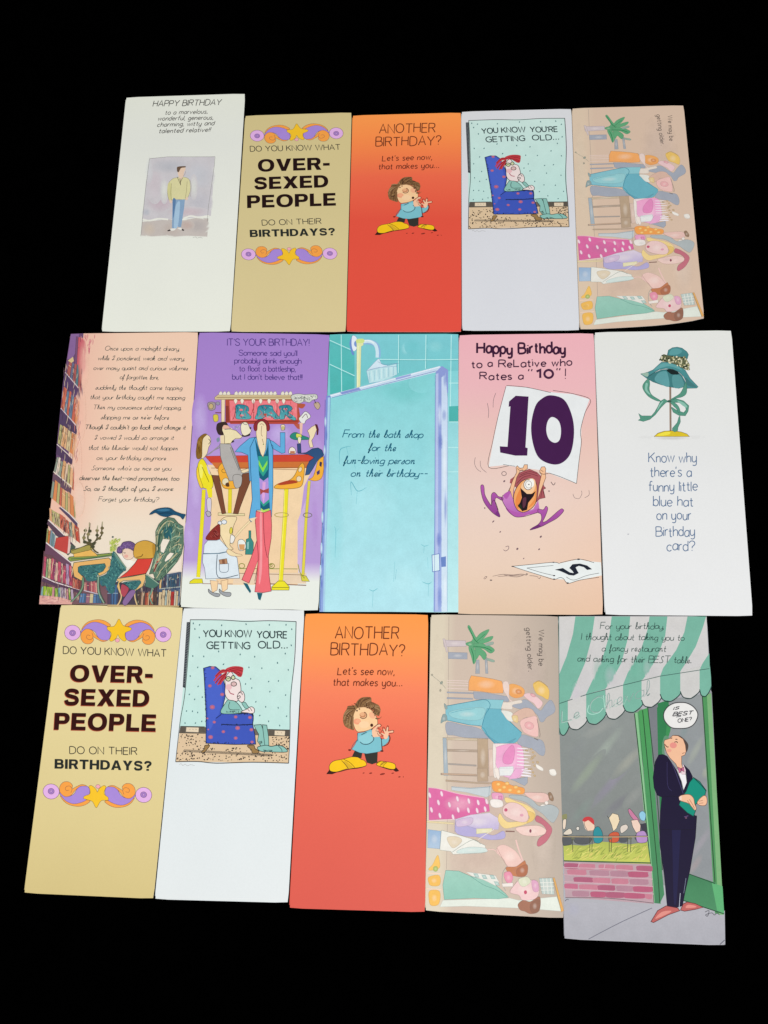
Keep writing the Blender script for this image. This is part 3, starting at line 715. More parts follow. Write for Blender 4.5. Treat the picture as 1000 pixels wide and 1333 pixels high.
    # red hair
    P('#c23c44', '455,95 430,70 470,50 520,45 570,55 572,85 560,128 535,130 510,110 480,92')
    for a in ('455,85 400,80 345,130', '445,90 390,100 335,165', '440,95 380,140 345,185', '440,100 395,150 365,198', '435,110 405,155 385,195', '430,125 410,160'): L(a, 2.4, '#c23c44', taper=.3)
    for a in ('455,82 395,85 348,128', '440,100 385,140 350,182', '435,108 400,150 375,192', '460,75 510,60 568,62', '470,85 530,75 570,88', '480,92 530,95 560,118', '500,100 535,112 555,126'): L(a, .5, '#6e1820')
    F(190, 780, 3.251)
    cd.pen = 1.0; cd.part('lettering')
    text('YOU KNOW', 243, 160, 447, 160, 28, 1.5, '#2a3c40', jit=.5); text("YOU'RE", 470, 163, 597, 166, 28, 1.5, '#2a3c40', jit=.5)
    text('GETTING', 258, 208, 441, 210, 28, 1.5, '#2a3c40', jit=.5); text('OLD...', 476, 208, 600, 208, 28, 1.5, '#2a3c40', jit=.5)
    L('546,134 541,140', 1, '#33474a')
    cd.part('picture_frame_line')
    L('187,87 320,88 420,94 520,91 637,95', 1.0, '#454b4d'); L('188,87 182,200 165,400 145,520 126,688', .8, '#3a3a38'); L('636,95 630,250 612,420 610,560 604,695', 1.0, '#454b4d'); L('126,688 220,687 300,694 450,690 604,694', 1.1, '#3a3a38')
    cd.part('signature'); L('142,700 150,696 156,704 166,698 176,705 190,700 206,705', .5, '#a8a8a6')
    cd.flush()
QA = [(239, 791.4), (396.5, 793.8), (375.2, 1175.3), (201.7, 1170.6)]
armchair_card('white card with a man in a blue armchair, in the top row',
              [(600.9, 145.3), (743.9, 141.6), (754.4, 430), (602, 430.5)], ramp((0, '#dcdde0'), (.5, '#dadbe1'), (1, '#dcdee4')), QA)
armchair_card('white card with a man in a blue armchair, below the purple bar card',
              QA, ramp((0, '#e6eaea'), (.5, '#dfe6e8'), (1, '#dfe4e5')), None)
# ------------------------------------------------------------------ beige card with a sideways party (twice)
def party_card(label, quad, src, bulge=None, k=1.0):
    def top(u, v):
        base = mixc(lin('#cdbaaa'), lin('#b6a89b'), min(max((u - .55) * 2.2, 0), 1)) if k < 1.01 else lin('#d8bea9')
        strip = lin('#d9cdb7') if k < 1.01 else lin('#dcc6ae')
        t = min(max((u - .12 - .02 * v) / .04, 0), 1)
        return mixc(strip, base, t)
    Card('greeting_card', label, quad, top, src=src, group='matching beige cards printed sideways', bulge=bulge)
    cd = Card.cur; P = wash_shape; cd.pen = 1.3
    cd.part('watercolour_background', M_WASH)
    F(540, 780, 3.1)
    L('138,70 136,300 134,480 130,700 132,880 128,1090', .4, '#a8998e')
    for a in (('#c5a99f', 330, 860, 120, 220, .35), ('#c0ada6', 450, 300, 90, 180, .35), ('#d8c7ba', 520, 980, 50, 160, .4), ('#cbb0a4', 260, 1050, 120, 60, .4), ('#d9cbb6', 90, 400, 30, 260, .4)): Wd(*a)
    G_ = '#9ba3b2'
    # plant on a plinth
    P('#cdbfc4', '115,165 205,168 208,190 118,192', s=0, o=.3, oc='#9a8f98'); P(G_, '135,214 212,216 212,242 135,240', s=0); P('#cfc0c2', '113,160 122,160 134,212 128,214', s=0)
    P('#9ba3ac', '248,245 260,245 262,300 245,300', s=0); P('#9ba3ac', '283,235 292,235 296,300 286,300', s=0)
    for p in ('210,182 235,160 214,115 222,108 245,150 262,175', '240,175 262,140 300,122 285,150 255,178', '262,170 290,155 316,150 305,168 268,180', '230,185 262,178 300,188 322,205 305,218 275,200 240,198',
              '222,188 240,200 250,235 238,262 228,230 218,200', '245,195 275,205 290,225 280,245 262,225 250,240', '206,178 230,172 240,192 215,188'): P('#43a06c', p)
    for p in ('218,112 240,160 258,178', '250,170 285,140', '236,190 285,196 312,210', '226,195 236,225 238,258'): L(p, .8, '#2c7d50', taper=.5)
    P('#8fa79a', '285,180 315,172 316,182 290,188'); P('#8aa898', '290,238 320,246 318,254 292,246')
    # dancers' shadows, chairs and table
    F(555, 860, 5.556)
    P(G_, '340,225 430,232 600,262 595,298 520,290 430,280 360,280 345,270', s=0); P(G_, '150,225 340,232 340,240 150,234', s=0); P(G_, '150,265 335,272 335,280 150,276', s=0)
    P(G_, '148,445 260,465 380,490 480,560 400,560 280,556 200,540 150,530'); P(G_, '620,325 680,290 730,285 800,345 830,360 860,320 900,285 930,330 925,375 870,410 850,440 825,440 800,390 740,350 680,350')
    P(G_, '655,560 700,535 780,560 840,580 860,640 850,685 820,680 770,640 700,620 665,600')
    for yy in (142, 158, 176, 200): L([(150, yy), (230, yy + 3), (305, yy + 6)], .5, '#e6cfca')
    L('40,105 100,155 140,200', .4, '#9a9a8c'); P('#8f9a8c', circ(110, 160, 8, 12, .6, 8)); P('#a39f8c', circ(42, 103, 7, 6, 0, 8)); P('#a39f8c', circ(102, 215, 6, 9, 0, 8))
    P('#f3a653', '325,108 400,118 480,132 545,148 562,190 555,235 480,235 390,222 305,215 308,150', s=0, o=.35, oc='#a0826a', c2='#f0a255')
    P('#f0a850', '585,190 620,168 680,185 710,215 700,255 650,270 610,255 590,225', c2='#e99a4c'); P('#d88a48', circ(668, 225, 22, 16, .3, 10))
    P('#e6cfc6', '555,160 585,150 600,185 600,270 640,300 620,310 580,250 560,215'); P('#e4d8cc', '540,305 600,300 680,285 690,305 625,320 620,350 545,345')
    P('#e9c3c6', '705,250 740,235 790,255 840,300 828,335 805,345 780,310 740,285'); P('#e8bd58', '775,165 815,150 870,185 890,225 880,280 840,260 800,240 780,205'); L('780,170 820,145 880,190', .4, '#b08e40')
    P('#e2a0a8', circ(772, 250, 20, 10, .5, 10))
    T1, T2 = '#74bccb', '#55adc0'
    P(T1, '140,330 200,320 300,300 430,280 560,285 545,330 540,350 460,350 430,380 405,470 320,465 230,445 150,430 140,400', s=0, c2='#82c6d0', hz=True)
    P(T2, '440,345 540,350 560,385 600,440 690,520 685,545 650,590 540,630 500,600 455,560 400,490 410,440', s=0)
    P('#8ccbd2', '170,370 300,345 420,345 400,420 300,430 190,410'); P('#49a0b6', '420,520 500,580 560,600 650,560 600,600 530,622 480,585')
    L('145,328 300,300 420,282 460,310 455,345 425,395 405,468', .5, '#357f96'); L('540,350 570,400 620,455 690,520', .5, '#357f96'); L('150,430 300,462 405,480 455,556 520,620', .5, '#3f8ea4'); L('175,380 250,360 350,348', .35, '#4d99ad')
    P('#7f9a9c', '120,390 145,395 150,430 125,440 105,450'); P('#8aa0a0', '130,310 150,330 150,350 135,345')
    P('#e3e4dc', '545,360 610,370 630,400 625,440 590,430 560,390'); P('#d8b2a0', '625,390 700,345 760,350 790,390 790,410 720,410 670,440 625,420'); P('#dfc48a', '625,400 660,400 660,450 625,430')
    P('#ecbdb8', '680,440 740,410 800,410 810,520 800,550 750,540 700,510'); P('#e7a9ac', circ(745, 470, 34, 26, .4, 12)); L('800,420 822,520 820,555', .5, '#8b7a72'); L('780,560 810,575', 1.2, '#7a7272')
    # table
    P('#c5b398', '120,556 370,562 375,580 120,572', s=0); P('#aa9684', '150,640 370,645 370,662 150,656', s=0); P('#a39a94', '160,742 362,754 362,764 160,752', s=0); P('#a39080', '105,814 365,826 365,836 105,826', s=0)
    P('#9fb0bb', '120,560 145,560 158,830 128,830', s=0)
    P('#b89f82', '370,565 445,565 450,835 372,835', s=0, c2='#a98f74'); P('#d9beb0', '450,640 480,640 490,835 455,835', s=0)
    # cake
    P('#f0d9dc', '485,600 500,835 650,835 640,600', s=0); P('#ee9fcb', '510,625 640,600 700,650 690,835 560,835 500,740 500,660', c2='#eab3d6')
    P('#e383bc', '560,680 620,610 640,660 620,740 560,740'); P('#dfe6e6', '530,770 630,765 620,825 530,825', s=0); P('#ece4dc', '485,600 505,640 500,760 510,835 490,835 482,700')
    for i in range(9):
        y = 632 + i * 24; L([(655, y), (700, y + 4), (735 + (i % 3) * 10, y + 6)], 1.4, '#f0e8ee', taper=.6); P('#c9ab7c', circ(760 + (i % 3) * 12, y + 8, 8, 6, .4, 8))
    for (x, y) in ((725, 650), (770, 700), (805, 735), (745, 790)): P('#bfa47a', circ(x, y, 10, 7, .5, 8))
    P('#efeae2', '795,750 840,775 845,795 825,792 800,775'); P('#efeae2', '890,795 915,785 938,815 930,833 900,825')
    F(550, 1000, 5.263)
    P('#c3a58c', '130,34 370,42 370,50 135,44', s=0); P('#b39a80', '375,0 445,0 450,90 378,92', s=0); P('#b8a087', '160,80 380,98 480,100 480,108 380,106 160,90', s=0)
    P('#eee3da', '490,0 520,0 530,60 520,80 500,50', s=0); P('#e3e6e6', '525,0 625,0 620,50 530,50', s=0); P('#e7a7d0', '640,0 700,0 680,40 640,75 590,78 600,60', s=0); P(G_, '600,75 660,70 720,60 720,100 700,120 640,90', s=0)
    for y in (10, 30, 50): L([(680, y), (745, y + 8)], 1.3, '#ece6ee')
    P('#efeae2', '870,12 905,8 918,40 900,48 880,35')
    P('#c3cdd2', '200,125 330,135 470,125 468,180 440,200 300,165 200,150', s=0); L('200,125 215,130 330,138 470,128', .4, '#8c9aa2'); L('460,120 455,200 460,250', .4, '#8c9aa2')
    # pink spotted dress
    P('#de5ba2', '42,135 120,145 250,178 330,190 420,205 455,250 460,295 400,305 330,325 240,345 130,350 45,355', s=0, c2='#d6559a'); L('42,133 120,143 250,176 420,203', .7, '#f0b3cc'); L('45,358 130,355 240,348 400,310', .7, '#f0c8d4')
    for (x, y) in ((50, 185), (132, 175), (110, 235), (62, 285), (120, 325), (185, 250), (240, 210), (245, 285), (318, 225), (315, 288), (375, 290), (382, 235), (430, 280), (440, 228), (210, 335)): P('#f4d5e4', circ(x, y, 8, 19, -.25, 12))
    P('#dccfe0', '225,350 330,320 460,305 530,350 520,420 330,420 230,435', s=0, c2='#b7abd8'); P('#aea6d6', '232,380 320,400 380,420 480,460 555,430 560,480 460,490 370,470 290,465 230,440'); P('#e3ddb2', '370,415 480,412 470,440 370,450', s=0); P('#cfb9d6', '240,355 340,340 330,385 240,400')
    L('225,350 222,440', .4, '#8d84a8'); L('380,490 440,450 490,420', .6, '#e8dcd0')
    P('#8fb2d6', '38,420 128,432 118,552 36,545', s=0, o=.3, oc='#7f97b0', c2='#a8c0d8')
    P('#e9e8e0', '130,425 220,450 340,485 430,530 435,575 400,582 210,590 195,570 120,560', s=0, o=.3, oc='#9aa39a'); P('#dfcfb4', '170,475 240,470 270,500 220,545 190,530'); L('205,575 270,530 350,490 400,520', .4, '#8f9a92'); P('#cfe0dc', '250,560 330,540 430,548 430,575 250,582')
    P('#e6d4a4', '30,360 215,375 215,385 30,372', s=0)
    # heads
    P('#efd18a', '570,200 640,225 720,255 770,300 765,350 700,385 620,405 560,410 520,360 530,310 560,350 600,370 720,350 725,310 640,240 575,235'); P('#e5c068', '700,290 765,310 760,355 715,375 735,335')
    P('#eac7c4', '560,260 600,235 660,245 715,290 725,350 690,370 620,355 565,325 550,290', o=.3, oc='#b08a86'); E('#c4607a', 572, 286, 12, 12, n=9); E('#dba0b0', 680, 322, 13, 10, n=9)
    P('#f09a3a', '480,95 540,90 620,120 690,135 700,160 680,178 600,172 520,165 485,150'); 
    for (x, y) in ((520, 110), (560, 130), (600, 150), (640, 130), (580, 105), (530, 150), (660, 160)): P('#f6bd5c', circ(x, y, 14, 11, 0, 9))
    P('#e79ac2', '480,170 545,175 550,215 500,225 480,205'); P('#d97cae', '520,190 545,190 545,215 520,215', s=0); P('#ece5e0', '470,215 540,220 550,260 500,270 470,255')
    P('#e6bdb4', '700,170 770,168 840,172 870,200 850,230 790,232 740,210'); P('#8b6a4e', '862,172 880,168 898,205 892,225 872,215 864,195'); P('#ece4dc', circ(850, 238, 12, 12, 0, 9)); P('#ece4dc', circ(832, 265, 24, 16, .3, 10))
    P('#a9b3b6', '600,185 690,190 750,215 800,260 880,250 935,290 900,370 860,350 820,310 760,270 700,230 610,205')
    P('#ebc9c0', '640,410 720,395 800,395 850,425 840,450 780,465 700,460 660,440', o=.25, oc='#b58e86'); E('#8b4c5a', 740, 430, 8, 13, n=9); P('#bf5f74', '785,325 830,350 880,400 885,440 850,500 800,535 785,520 800,480 840,450 848,420 820,385 775,360'); L('570,432 632,434', 1.6, '#8a6a62')
    P('#ebc4bb', '510,545 560,525 640,570 690,650 690,670 590,680 560,630 520,590'); L('640,490 660,560 690,640', 1.9, '#e8c2ba'); L('440,560 490,558 520,590', 1.1, '#e8c2ba'); L('510,545 560,640 590,678', .3, '#a8857c')
    P('#bf6f3e', '572,680 640,675 690,640 705,640 718,710 700,740 650,742 600,725'); P('#a85c34', '650,690 715,660 718,720 690,740 650,735')
    # green dress, doorway, flowers
    P('#dfe6dc', '140,905 600,890 660,905 920,880 955,980 700,960 300,945 120,950', s=0)
    P('#93c9b9', '160,700 250,705 330,740 420,765 500,800 570,860 590,885 520,895 350,890 150,900 140,800', s=0, o=.35, oc='#6f9c92', c2='#82bfae'); L('330,740 420,800 500,830 580,880', .4, '#5e958a')
    P('#e4e4dc', '300,710 500,735 525,780 500,805 420,765 340,740', s=0)
    for (x, y) in ((350, 735), (405, 745), (460, 745), (490, 790)): P('#a8c8c2', [(x, y - 14), (x + 26, y - 12), (x + 40, y + 14), (x + 14, y + 12)], s=0)
    L('575,675 550,720 548,790 570,840', .4, '#8f9a9a'); P('#e48ba8', '560,720 600,710 620,750 600,790 570,770'); P('#ece3dc', '545,790 620,785 620,810 550,812', s=0)
    P('#e9c4c4', '630,800 660,770 720,760 790,790 800,840 780,890 720,905 680,900 660,870 600,850', o=.25, oc='#a88'); P('#d8dcc0', '660,760 720,745 740,780 700,810 670,800'); E('#c4546e', 706, 850, 11, 14, n=9); P('#dba0c0', '750,770 790,780 795,840 760,840')
    P('#9a5e44', '655,935 690,905 740,915 800,880 808,940 790,985 740,997 700,980 670,970'); P('#865038', '740,930 800,900 800,975 750,990')
    P('#b9c9c4', '800,755 890,752 905,865 820,860', s=0)
    for i in range(3): L([(805 + i * 4, 785 + i * 25), (900, 782 + i * 26)], .7, '#e4e4dc', s=0); L([(825 + i * 26, 755), (835 + i * 26, 862)], .7, '#e4e4dc', s=0)
    P('#e0a44c', '893,752 905,752 968,975 952,985', s=0); L('895,755 950,975', .4, '#8a8a70', s=0)
    P('#f3c055', '42,690 70,660 100,600 112,610 118,680 60,700'); P('#f0b848', '45,745 115,735 118,800 60,805 42,780'); P('#f0b848', '50,840 118,845 112,930 60,940 45,900'); P('#a8bc5c', circ(90, 690, 16, 18, 0, 10)); L('30,718 125,724', 1.3, '#f0d0b8'); L('28,825 130,832', 1.3, '#f0d0b8')
    cd.part('lettering')
    F(540, 780, 3.1)
    text('We may be', 501, 124, 501, 268, 21, .8, '#4f4744', up=(1, .02), jit=.3)
    text('getting older.', 449, 116, 458, 292, 21, .8, '#4f4744', up=(1, .02), jit=.3)
    cd.flush()
QP = [(561.2, 799.8), (727, 802), (734.2, 1195.5), (553.8, 1185.8)]
party_card('beige sideways party card with a curved lower edge, at the top right corner',
           [(744.8, 141), (890, 137), (917, 418.5), (755.2, 429)], QP,
           bulge=lambda u, v: (0.0, -4.5 * max(0, v - .75) * 4 * max(0, u - .55) ** 2 * 4 + 1.2 * math.sin(math.pi * u) * v), k=1.05)
party_card('beige sideways party card, left of the green awning restaurant card', QP, None)

# ------------------------------------------------------------------ library card with a long poem
def lib(u, v):
    a = mixc(lin('#f3cfb6'), lin('#eedfcb'), min(max((v - .5) / .25, 0), 1))
    return mixc(lin('#efc0ab'), a, min(max((u - .1) / .3, 0), 1)) if v < .75 else a
Card('greeting_card', 'peach card with a long poem, bookshelves and a boy asleep at a desk',
     [(92.2, 434.3), (258.3, 432.2), (234.2, 788), (51.5, 786)], lib, side='#c9bcae')
cd = Card.cur
cd.part('bookshelf_picture', M_WASH); cd.pen = 1.3
F(48, 660, 9.804); P('#6a4a52', '90,560 250,640 450,760 640,900 900,880 1000,980 1000,1240 34,1243', s=0, c2='#7a5a60')
F(140, 650, 9.524); P('#4c4250', '0,1010 400,1060 640,950 905,890 888,1330 0,1333', s=0)
F(40, 425, 3.555)
P('#6d4f74', '186,34 245,32 240,90 222,200 210,320 190,470 170,640 150,780 112,780 120,560 150,260', s=0)
P('#8a679a', '186,36 225,34 215,110 190,150 170,150', s=0); P('#5c4a70', '165,200 225,290 240,300 230,240 200,180', s=0); P('#5c4a70', '145,370 215,460 225,440 160,340', s=0)
def books(q, n, cols, w=.35, lean=0):
    """a run of book spines between a top edge and a bottom edge (TL TR BR BL)"""
    (ax, ay), (bx, by), (cx, cy), (dx, dy) = q
    t = 0
    while t < .99:
        d = random.uniform(.6, 1.5) / n; t2 = min(1, t + d); h = random.uniform(0, .16)
        f = lambda t, e: (ax + (bx - ax) * t + ((dx + (cx - dx) * t) - (ax + (bx - ax) * t)) * e, ay + (by - ay) * t + ((dy + (cy - dy) * t) - (ay + (by - ay) * t)) * e)
        col = random.choice(cols)
        P(col, [f(t, h), f(t2 - .01, h), f(t2 - .01, 1), f(t, 1)], s=0); L([f(t, h), f(t, 1)], w, '#4a3a3c', s=0)
        if random.random() < .5: 
            a_, b_ = f(t, h + .25), f(t2, h + .25); L([a_, b_], w * .9, random.choice(['#e8d8b0', '#4a3a3c']), s=0)
        t = t2
WARM = ['#c4523e', '#d98a58', '#e3b184', '#b8b078', '#c86a55', '#dba676', '#8f9a8a', '#d3bd92']
MIX = ['#8d6a80', '#b0505a', '#c79a76', '#7c93a0', '#94a06c', '#cf8a70', '#6c7f96', '#d8b898', '#a86a84']
books([(212, 35), (262, 35), (250, 210), (200, 240)], 5, ['#7d5478', '#c95f6c', '#8a7f9a', '#d98a8a'])
hatch('230,34 300,34 290,90 262,150 235,200 225,180', 60, 26, 1.7, .6, ['#c9647a', '#d98a90', '#8a5a80', '#e8a8a0'])
P('#d8bf8c', '170,160 196,140 200,160 175,182', s=0)
books([(172, 150), (240, 190), (235, 300), (158, 210)], 6, ['#7d5478', '#6c6f8a', '#b0605c', '#587a84']); L('160,212 235,300', 1.1, '#d8c8cc', s=0)
P('#5a4468', '158,216 235,304 228,330 150,280', s=0)
books([(155, 272), (232, 340), (218, 462), (140, 376)], 7, WARM[:5] + ['#6c7f96']); L('140,378 218,466', 1.1, '#d8c8cc', s=0)
P('#544262', '138,382 218,470 212,500 132,450', s=0)
books([(138, 440), (215, 500), (205, 600), (125, 540)], 7, WARM); L('122,545 196,612', 1.1, '#ddd0c8', s=0)
P('#54405e', '122,550 196,618 190,640 118,590', s=0)
books([(124, 596), (205, 650), (200, 760), (108, 668)], 8, WARM[2:] + ['#ded0c0', '#dcc0a4']); L('106,672 190,742', 1.2, '#e4d8ce', s=0)
P('#6a5060', '105,678 190,748 186,775 100,720', s=0)
books([(104, 700), (205, 790), (210, 890), (92, 790)], 9, WARM); 
for a in (('#f0b8a8', 245, 170, 26, 120, .7), ('#f0bca8', 232, 400, 24, 130, .7), ('#efc4b0', 215, 620, 22, 120, .6), ('#f0d2c0', 225, 800, 26, 80, .6)): Wd(*a)
hatch('205,330 235,340 225,640 195,640', 40, 30, 1.7, .5, ['#d98a78', '#e8b090', '#a87a80'])
F(48, 660, 9.804)
P('#5c4656', '150,165 360,365 500,510 480,520 440,480 250,370 130,215', s=0)
books([(160, 0), (540, 240), (560, 470), (165, 165)], 9, WARM); P('#5b4a62', '280,10 330,0 520,190 520,260 420,150', s=0)
L('310,0 420,90 540,220', 1.2, '#e6dcd6', s=0); L('150,165 250,260 355,362', 1.3, '#ece2dc', s=0)
books([(135, 260), (245, 330), (225, 520), (118, 455)], 5, ['#6f9a9a', '#94a060', '#d98a48', '#7c93a0', '#c4763e'])
P('#c24a44', '250,395 410,368 440,380 415,585 390,600 225,525', s=0, o=.3, oc='#4a2a2a'); P('#e4c0b8', '412,372 438,380 418,590 392,598', s=0)
P('#4d5a50', '440,470 500,510 480,540 400,620 380,600 420,590', s=0)
P('#6c4a5e', '120,455 440,720 440,760 330,730 200,620 105,600', s=0); L('122,455 250,560 445,715', 1.5, '#e8dcdc', s=0)
books([(100, 605), (450, 745), (460, 1010), (75, 885)], 12, ['#c4506a', '#cf6a48', '#ccb88a', '#8fae7c', '#b090b0', '#d8b0a0', '#9c4a70', '#e0d0b8', '#b9536a'])
L('75,888 230,960 560,1060', 1.4, '#e0d0d4', s=0); P('#5a4058', '70,905 230,975 560,1075 555,1100 300,1030 65,950', s=0)
books([(68, 1000), (470, 1040), (480, 1190), (50, 1130)], 12, ['#8fb04a', '#7fa0a8', '#b6a0b4', '#c48a90', '#6a7f96', '#a0566a'])
P('#9ab83c', '85,1010 205,1030 195,1135 78,1125', s=0)
books([(460, 900), (560, 930), (560, 1060), (455, 1030)], 4, ['#a04a3c', '#6a3a44', '#c46a58']); books([(600, 960), (780, 940), (790, 1100), (600, 1060)], 8, ['#c46a70', '#a04a5c', '#d89a90', '#7a4a5c'])
L('600,1065 800,1115', 1.2, '#c8bcc8', s=0); books([(560, 1090), (830, 1120), (830, 1230), (540, 1220)], 9, ['#5c7fa8', '#7a8ab0', '#4a6a8c', '#9a6a7c', '#c8b890', '#6f9a9a'])
P('#dca59a', '42,1130 300,1150 460,1200 450,1245 34,1240', s=0); hatch('45,1135 450,1200 440,1240 40,1238', 40, 60, .1, .4, ['#e8bcb0', '#c08a88', '#b07a80'])
F(140, 650, 9.524)
P('#4a5a74', '640,940 920,900 890,1330 600,1330', s=0); L('720,925 920,890', 1.2, '#d8cfc8', s=0)
books([(650, 950), (915, 905), (905, 1085), (640, 1110)], 11, ['#3c5a70', '#5c7f94', '#c46a48', '#d8b070', '#7c93a0', '#4a4a60', '#b05058']); L('640,1110 905,1085', 1.2, '#a8b0a8', s=0)
books([(380, 1140), (640, 1130), (640, 1310), (360, 1310)], 14, ['#a04a3c', '#c46a48', '#4a5a7c', '#5a4a40', '#d8b090', '#384860']); books([(640, 1130), (900, 1110), (888, 1325), (630, 1320)], 9, ['#c8463c', '#d0b890', '#a8b8b0', '#b03a34', '#c8c0b0', '#6a7f96'])
books([(0, 1000), (140, 1020), (120, 1320), (0, 1320)], 7, ['#4a6f9a', '#3c5a80', '#7a8ab0', '#5a4a60']); L('0,1165 130,1165', .9, '#8aa0b0', s=0)
P('#c0a878', '0,1305 890,1318 888,1333 0,1333', s=0)
F(40, 425, 3.555)
hatch('155,160 240,190 215,480 190,760 110,740 125,560', 130, 34, 1.65, .4, ['#3c2c34', '#5a4450', '#e8cfae'], jit=.12)
F(48, 660, 9.804)
hatch('100,605 560,800 560,1220 50,1200', 120, 90, 1.6, .4, ['#3c2c34', '#5a4450', '#e8cfae'], jit=.1); hatch('160,20 540,240 500,500 160,170', 60, 80, 1.6, .4, ['#3c2c34', '#5a4450', '#e8cfae'], jit=.1)
F(140, 650, 9.524)
hatch('380,1000 915,905 890,1320 360,1310', 110, 60, 1.6, .4, ['#1c2430', '#3a3040', '#d8c8a8'], jit=.1)
cd.part('desk_picture', M_WASH)
GO, TE = '#3c5c4c', '#3c6e70'
F(48, 660, 9.804)
P(TE, '530,745 860,725 830,850 770,880 780,930 690,950 640,940 600,880 540,850'); P(TE, '960,640 1000,620 1000,1050 930,1100 880,1010 820,1000 800,900 880,860 940,780')
hatch('530,745 860,725 830,850 770,880 780,930 640,940 600,880', 50, 34, .5, .7, ['#1c4a54', '#4a8a88', '#5f9a90', '#2f5a4c'], jit=1.2); hatch('960,640 1000,620 1000,1050 930,1100 820,1000 800,900', 50, 34, .5, .7, ['#1c4a54', '#4a8a88', '#3a6a8a'], jit=1.2)
P('#e8b46c', '475,712 920,652 950,680 930,800 870,850 800,880 780,850 850,820 885,760 870,722 560,752 530,770 530,830 590,890 600,930 570,940 480,890 460,780', s=0, o=.5, oc=GO)
L('590,900 590,1010 540,1110 440,1215', 1.7, '#7a9a7c'); L('790,880 785,1000 800,1110 860,1230', 1.7, '#8aa890'); L('582,900 576,1010 520,1115 430,1215', .5, GO); L('604,905 604,1010 555,1120', .5, GO); L('776,890 772,1000 790,1120 840,1230', .5, GO); L('806,890 800,1000 820,1110 880,1230', .5, GO)
P('#8a9a4c', '415,640 960,590 965,625 430,695 400,665', s=0, o=.5, oc='#2f4a3c'); L('440,665 700,650 960,610', 1, '#3c6a50'); P('#eab860', '470,600 690,545 760,600 780,625 480,640', s=0, o=.4, oc='#5c5a30')
P('#a89a50', '440,548 560,520 650,480 700,495 720,540 690,548 470,600 440,590', s=0, o=.4, oc='#4a4a30'); L('450,560 650,490 690,505', .5, '#4a4a30')
for p in ('690,530 700,470 640,450 610,440 600,390 620,330', '690,470 660,420 655,380 670,300 680,210', '710,470 750,430 770,390 770,330 775,250', '760,430 800,390 830,350 830,290 838,190', '620,460 660,470 720,480 760,450', '700,500 740,560 790,590'): L(p, 1.9, '#5a5238', taper=.3)
for (x, y) in ((605, 395), (615, 450), (660, 350), (680, 430), (770, 360), (830, 330), (800, 400), (720, 510), (620, 300), (680, 310), (770, 300), (835, 270), (730, 470)): E(random.choice(['#6a6040', '#8a8058', '#4a4a34']), x, y, 24, 20, n=9)
for (x, y) in ((625, 290), (672, 225), (775, 260), (838, 210)): L([(x, y + 30), (x + 2, y - 25)], .9, '#b8b090')
F(140, 650, 9.524)
hatch('20,480 170,480 120,620 70,680 20,660', 46, 60, 2.1, .9, ['#b8c45c', '#cdd67c', '#9ab04c'], jit=.6); E('#4a5a58', 66, 467, 14, 12, n=9)
P('#f2ece0', '110,660 180,700 250,740 330,770 350,760 340,800 240,860 180,760', s=0)
P('#eccfb8', '185,650 230,600 310,610 330,680 310,730 250,750 200,720', o=.35, oc='#6a4a48'); P('#e9b0a0', circ(232, 705, 26, 20, 0, 12)); L('200,655 215,668 225,660', .5)
P('#6a5080', '120,650 130,600 165,580 190,540 240,525 290,525 340,555 350,600 330,640 290,620 240,605 190,625 180,665 140,670', o=.4, oc='#3a2a48'); 
for (x, y) in ((150, 630), (180, 590), (220, 560), (270, 555), (310, 590), (240, 595)): L(circ(x, y, 17, 15, 0, 9)[:7], .6, '#8a6aa0')
P('#d3a445', '325,650 350,560 420,520 490,515 560,540 600,580 600,680 560,730 460,740 400,740 350,730 330,700', o=.45, oc='#5a4418'); L('440,680 420,710 360,720', .7, '#5a3a18'); P('#b98a34', '560,560 600,590 600,700 570,720')
P('#d8453a', '150,975 250,900 340,800 380,740 560,735 520,850 480,920 300,950', s=0, o=.5, oc='#4a2420')
P('#e4b878', '100,990 300,960 480,925 470,1000 440,1080 360,1130 350,1100 420,1040 400,1000 200,1010 150,1040 160,1110 180,1160 150,1160 120,1080 140,1020', s=0, o=.5, oc=GO)
L('150,1130 175,1200 150,1280 120,1320', 1.6, '#d8b888'); L('350,1110 340,1180 350,1250 370,1310', 1.6, '#d8b888'); L('360,1110 352,1180 362,1250 384,1310', .5, GO); L('165,1130 188,1200 165,1280', .5, GO)
P(TE, '200,1030 400,1010 410,1050 350,1120 280,1110 240,1060'); P('#b04a58', '180,1060 240,1080 265,1120 210,1210 170,1160'); P('#8a6a9a', '290,1130 350,1150 240,1310 190,1290 210,1230', o=.3, oc='#3a2a48')
P(TE, '60,680 100,660 230,860 200,900 150,950 120,1000 80,1060 0,1000 0,900 40,840'); P('#5a8a84', '90,690 130,720 210,880 180,880 110,760'); L('90,668 235,855', 1.5, '#7a9a84', s=0); L('80,690 195,905', .6, GO, s=0)
P('#4c7468', '470,940 560,980 640,1060 600,1090 560,1110 470,1080 480,1000', s=0, o=.4, oc=GO); L('490,935 640,1050', 1.2, '#9ab09a', s=0); L('560,1100 540,1170 525,1210 560,1300', 1.8, '#7a9a84'); 
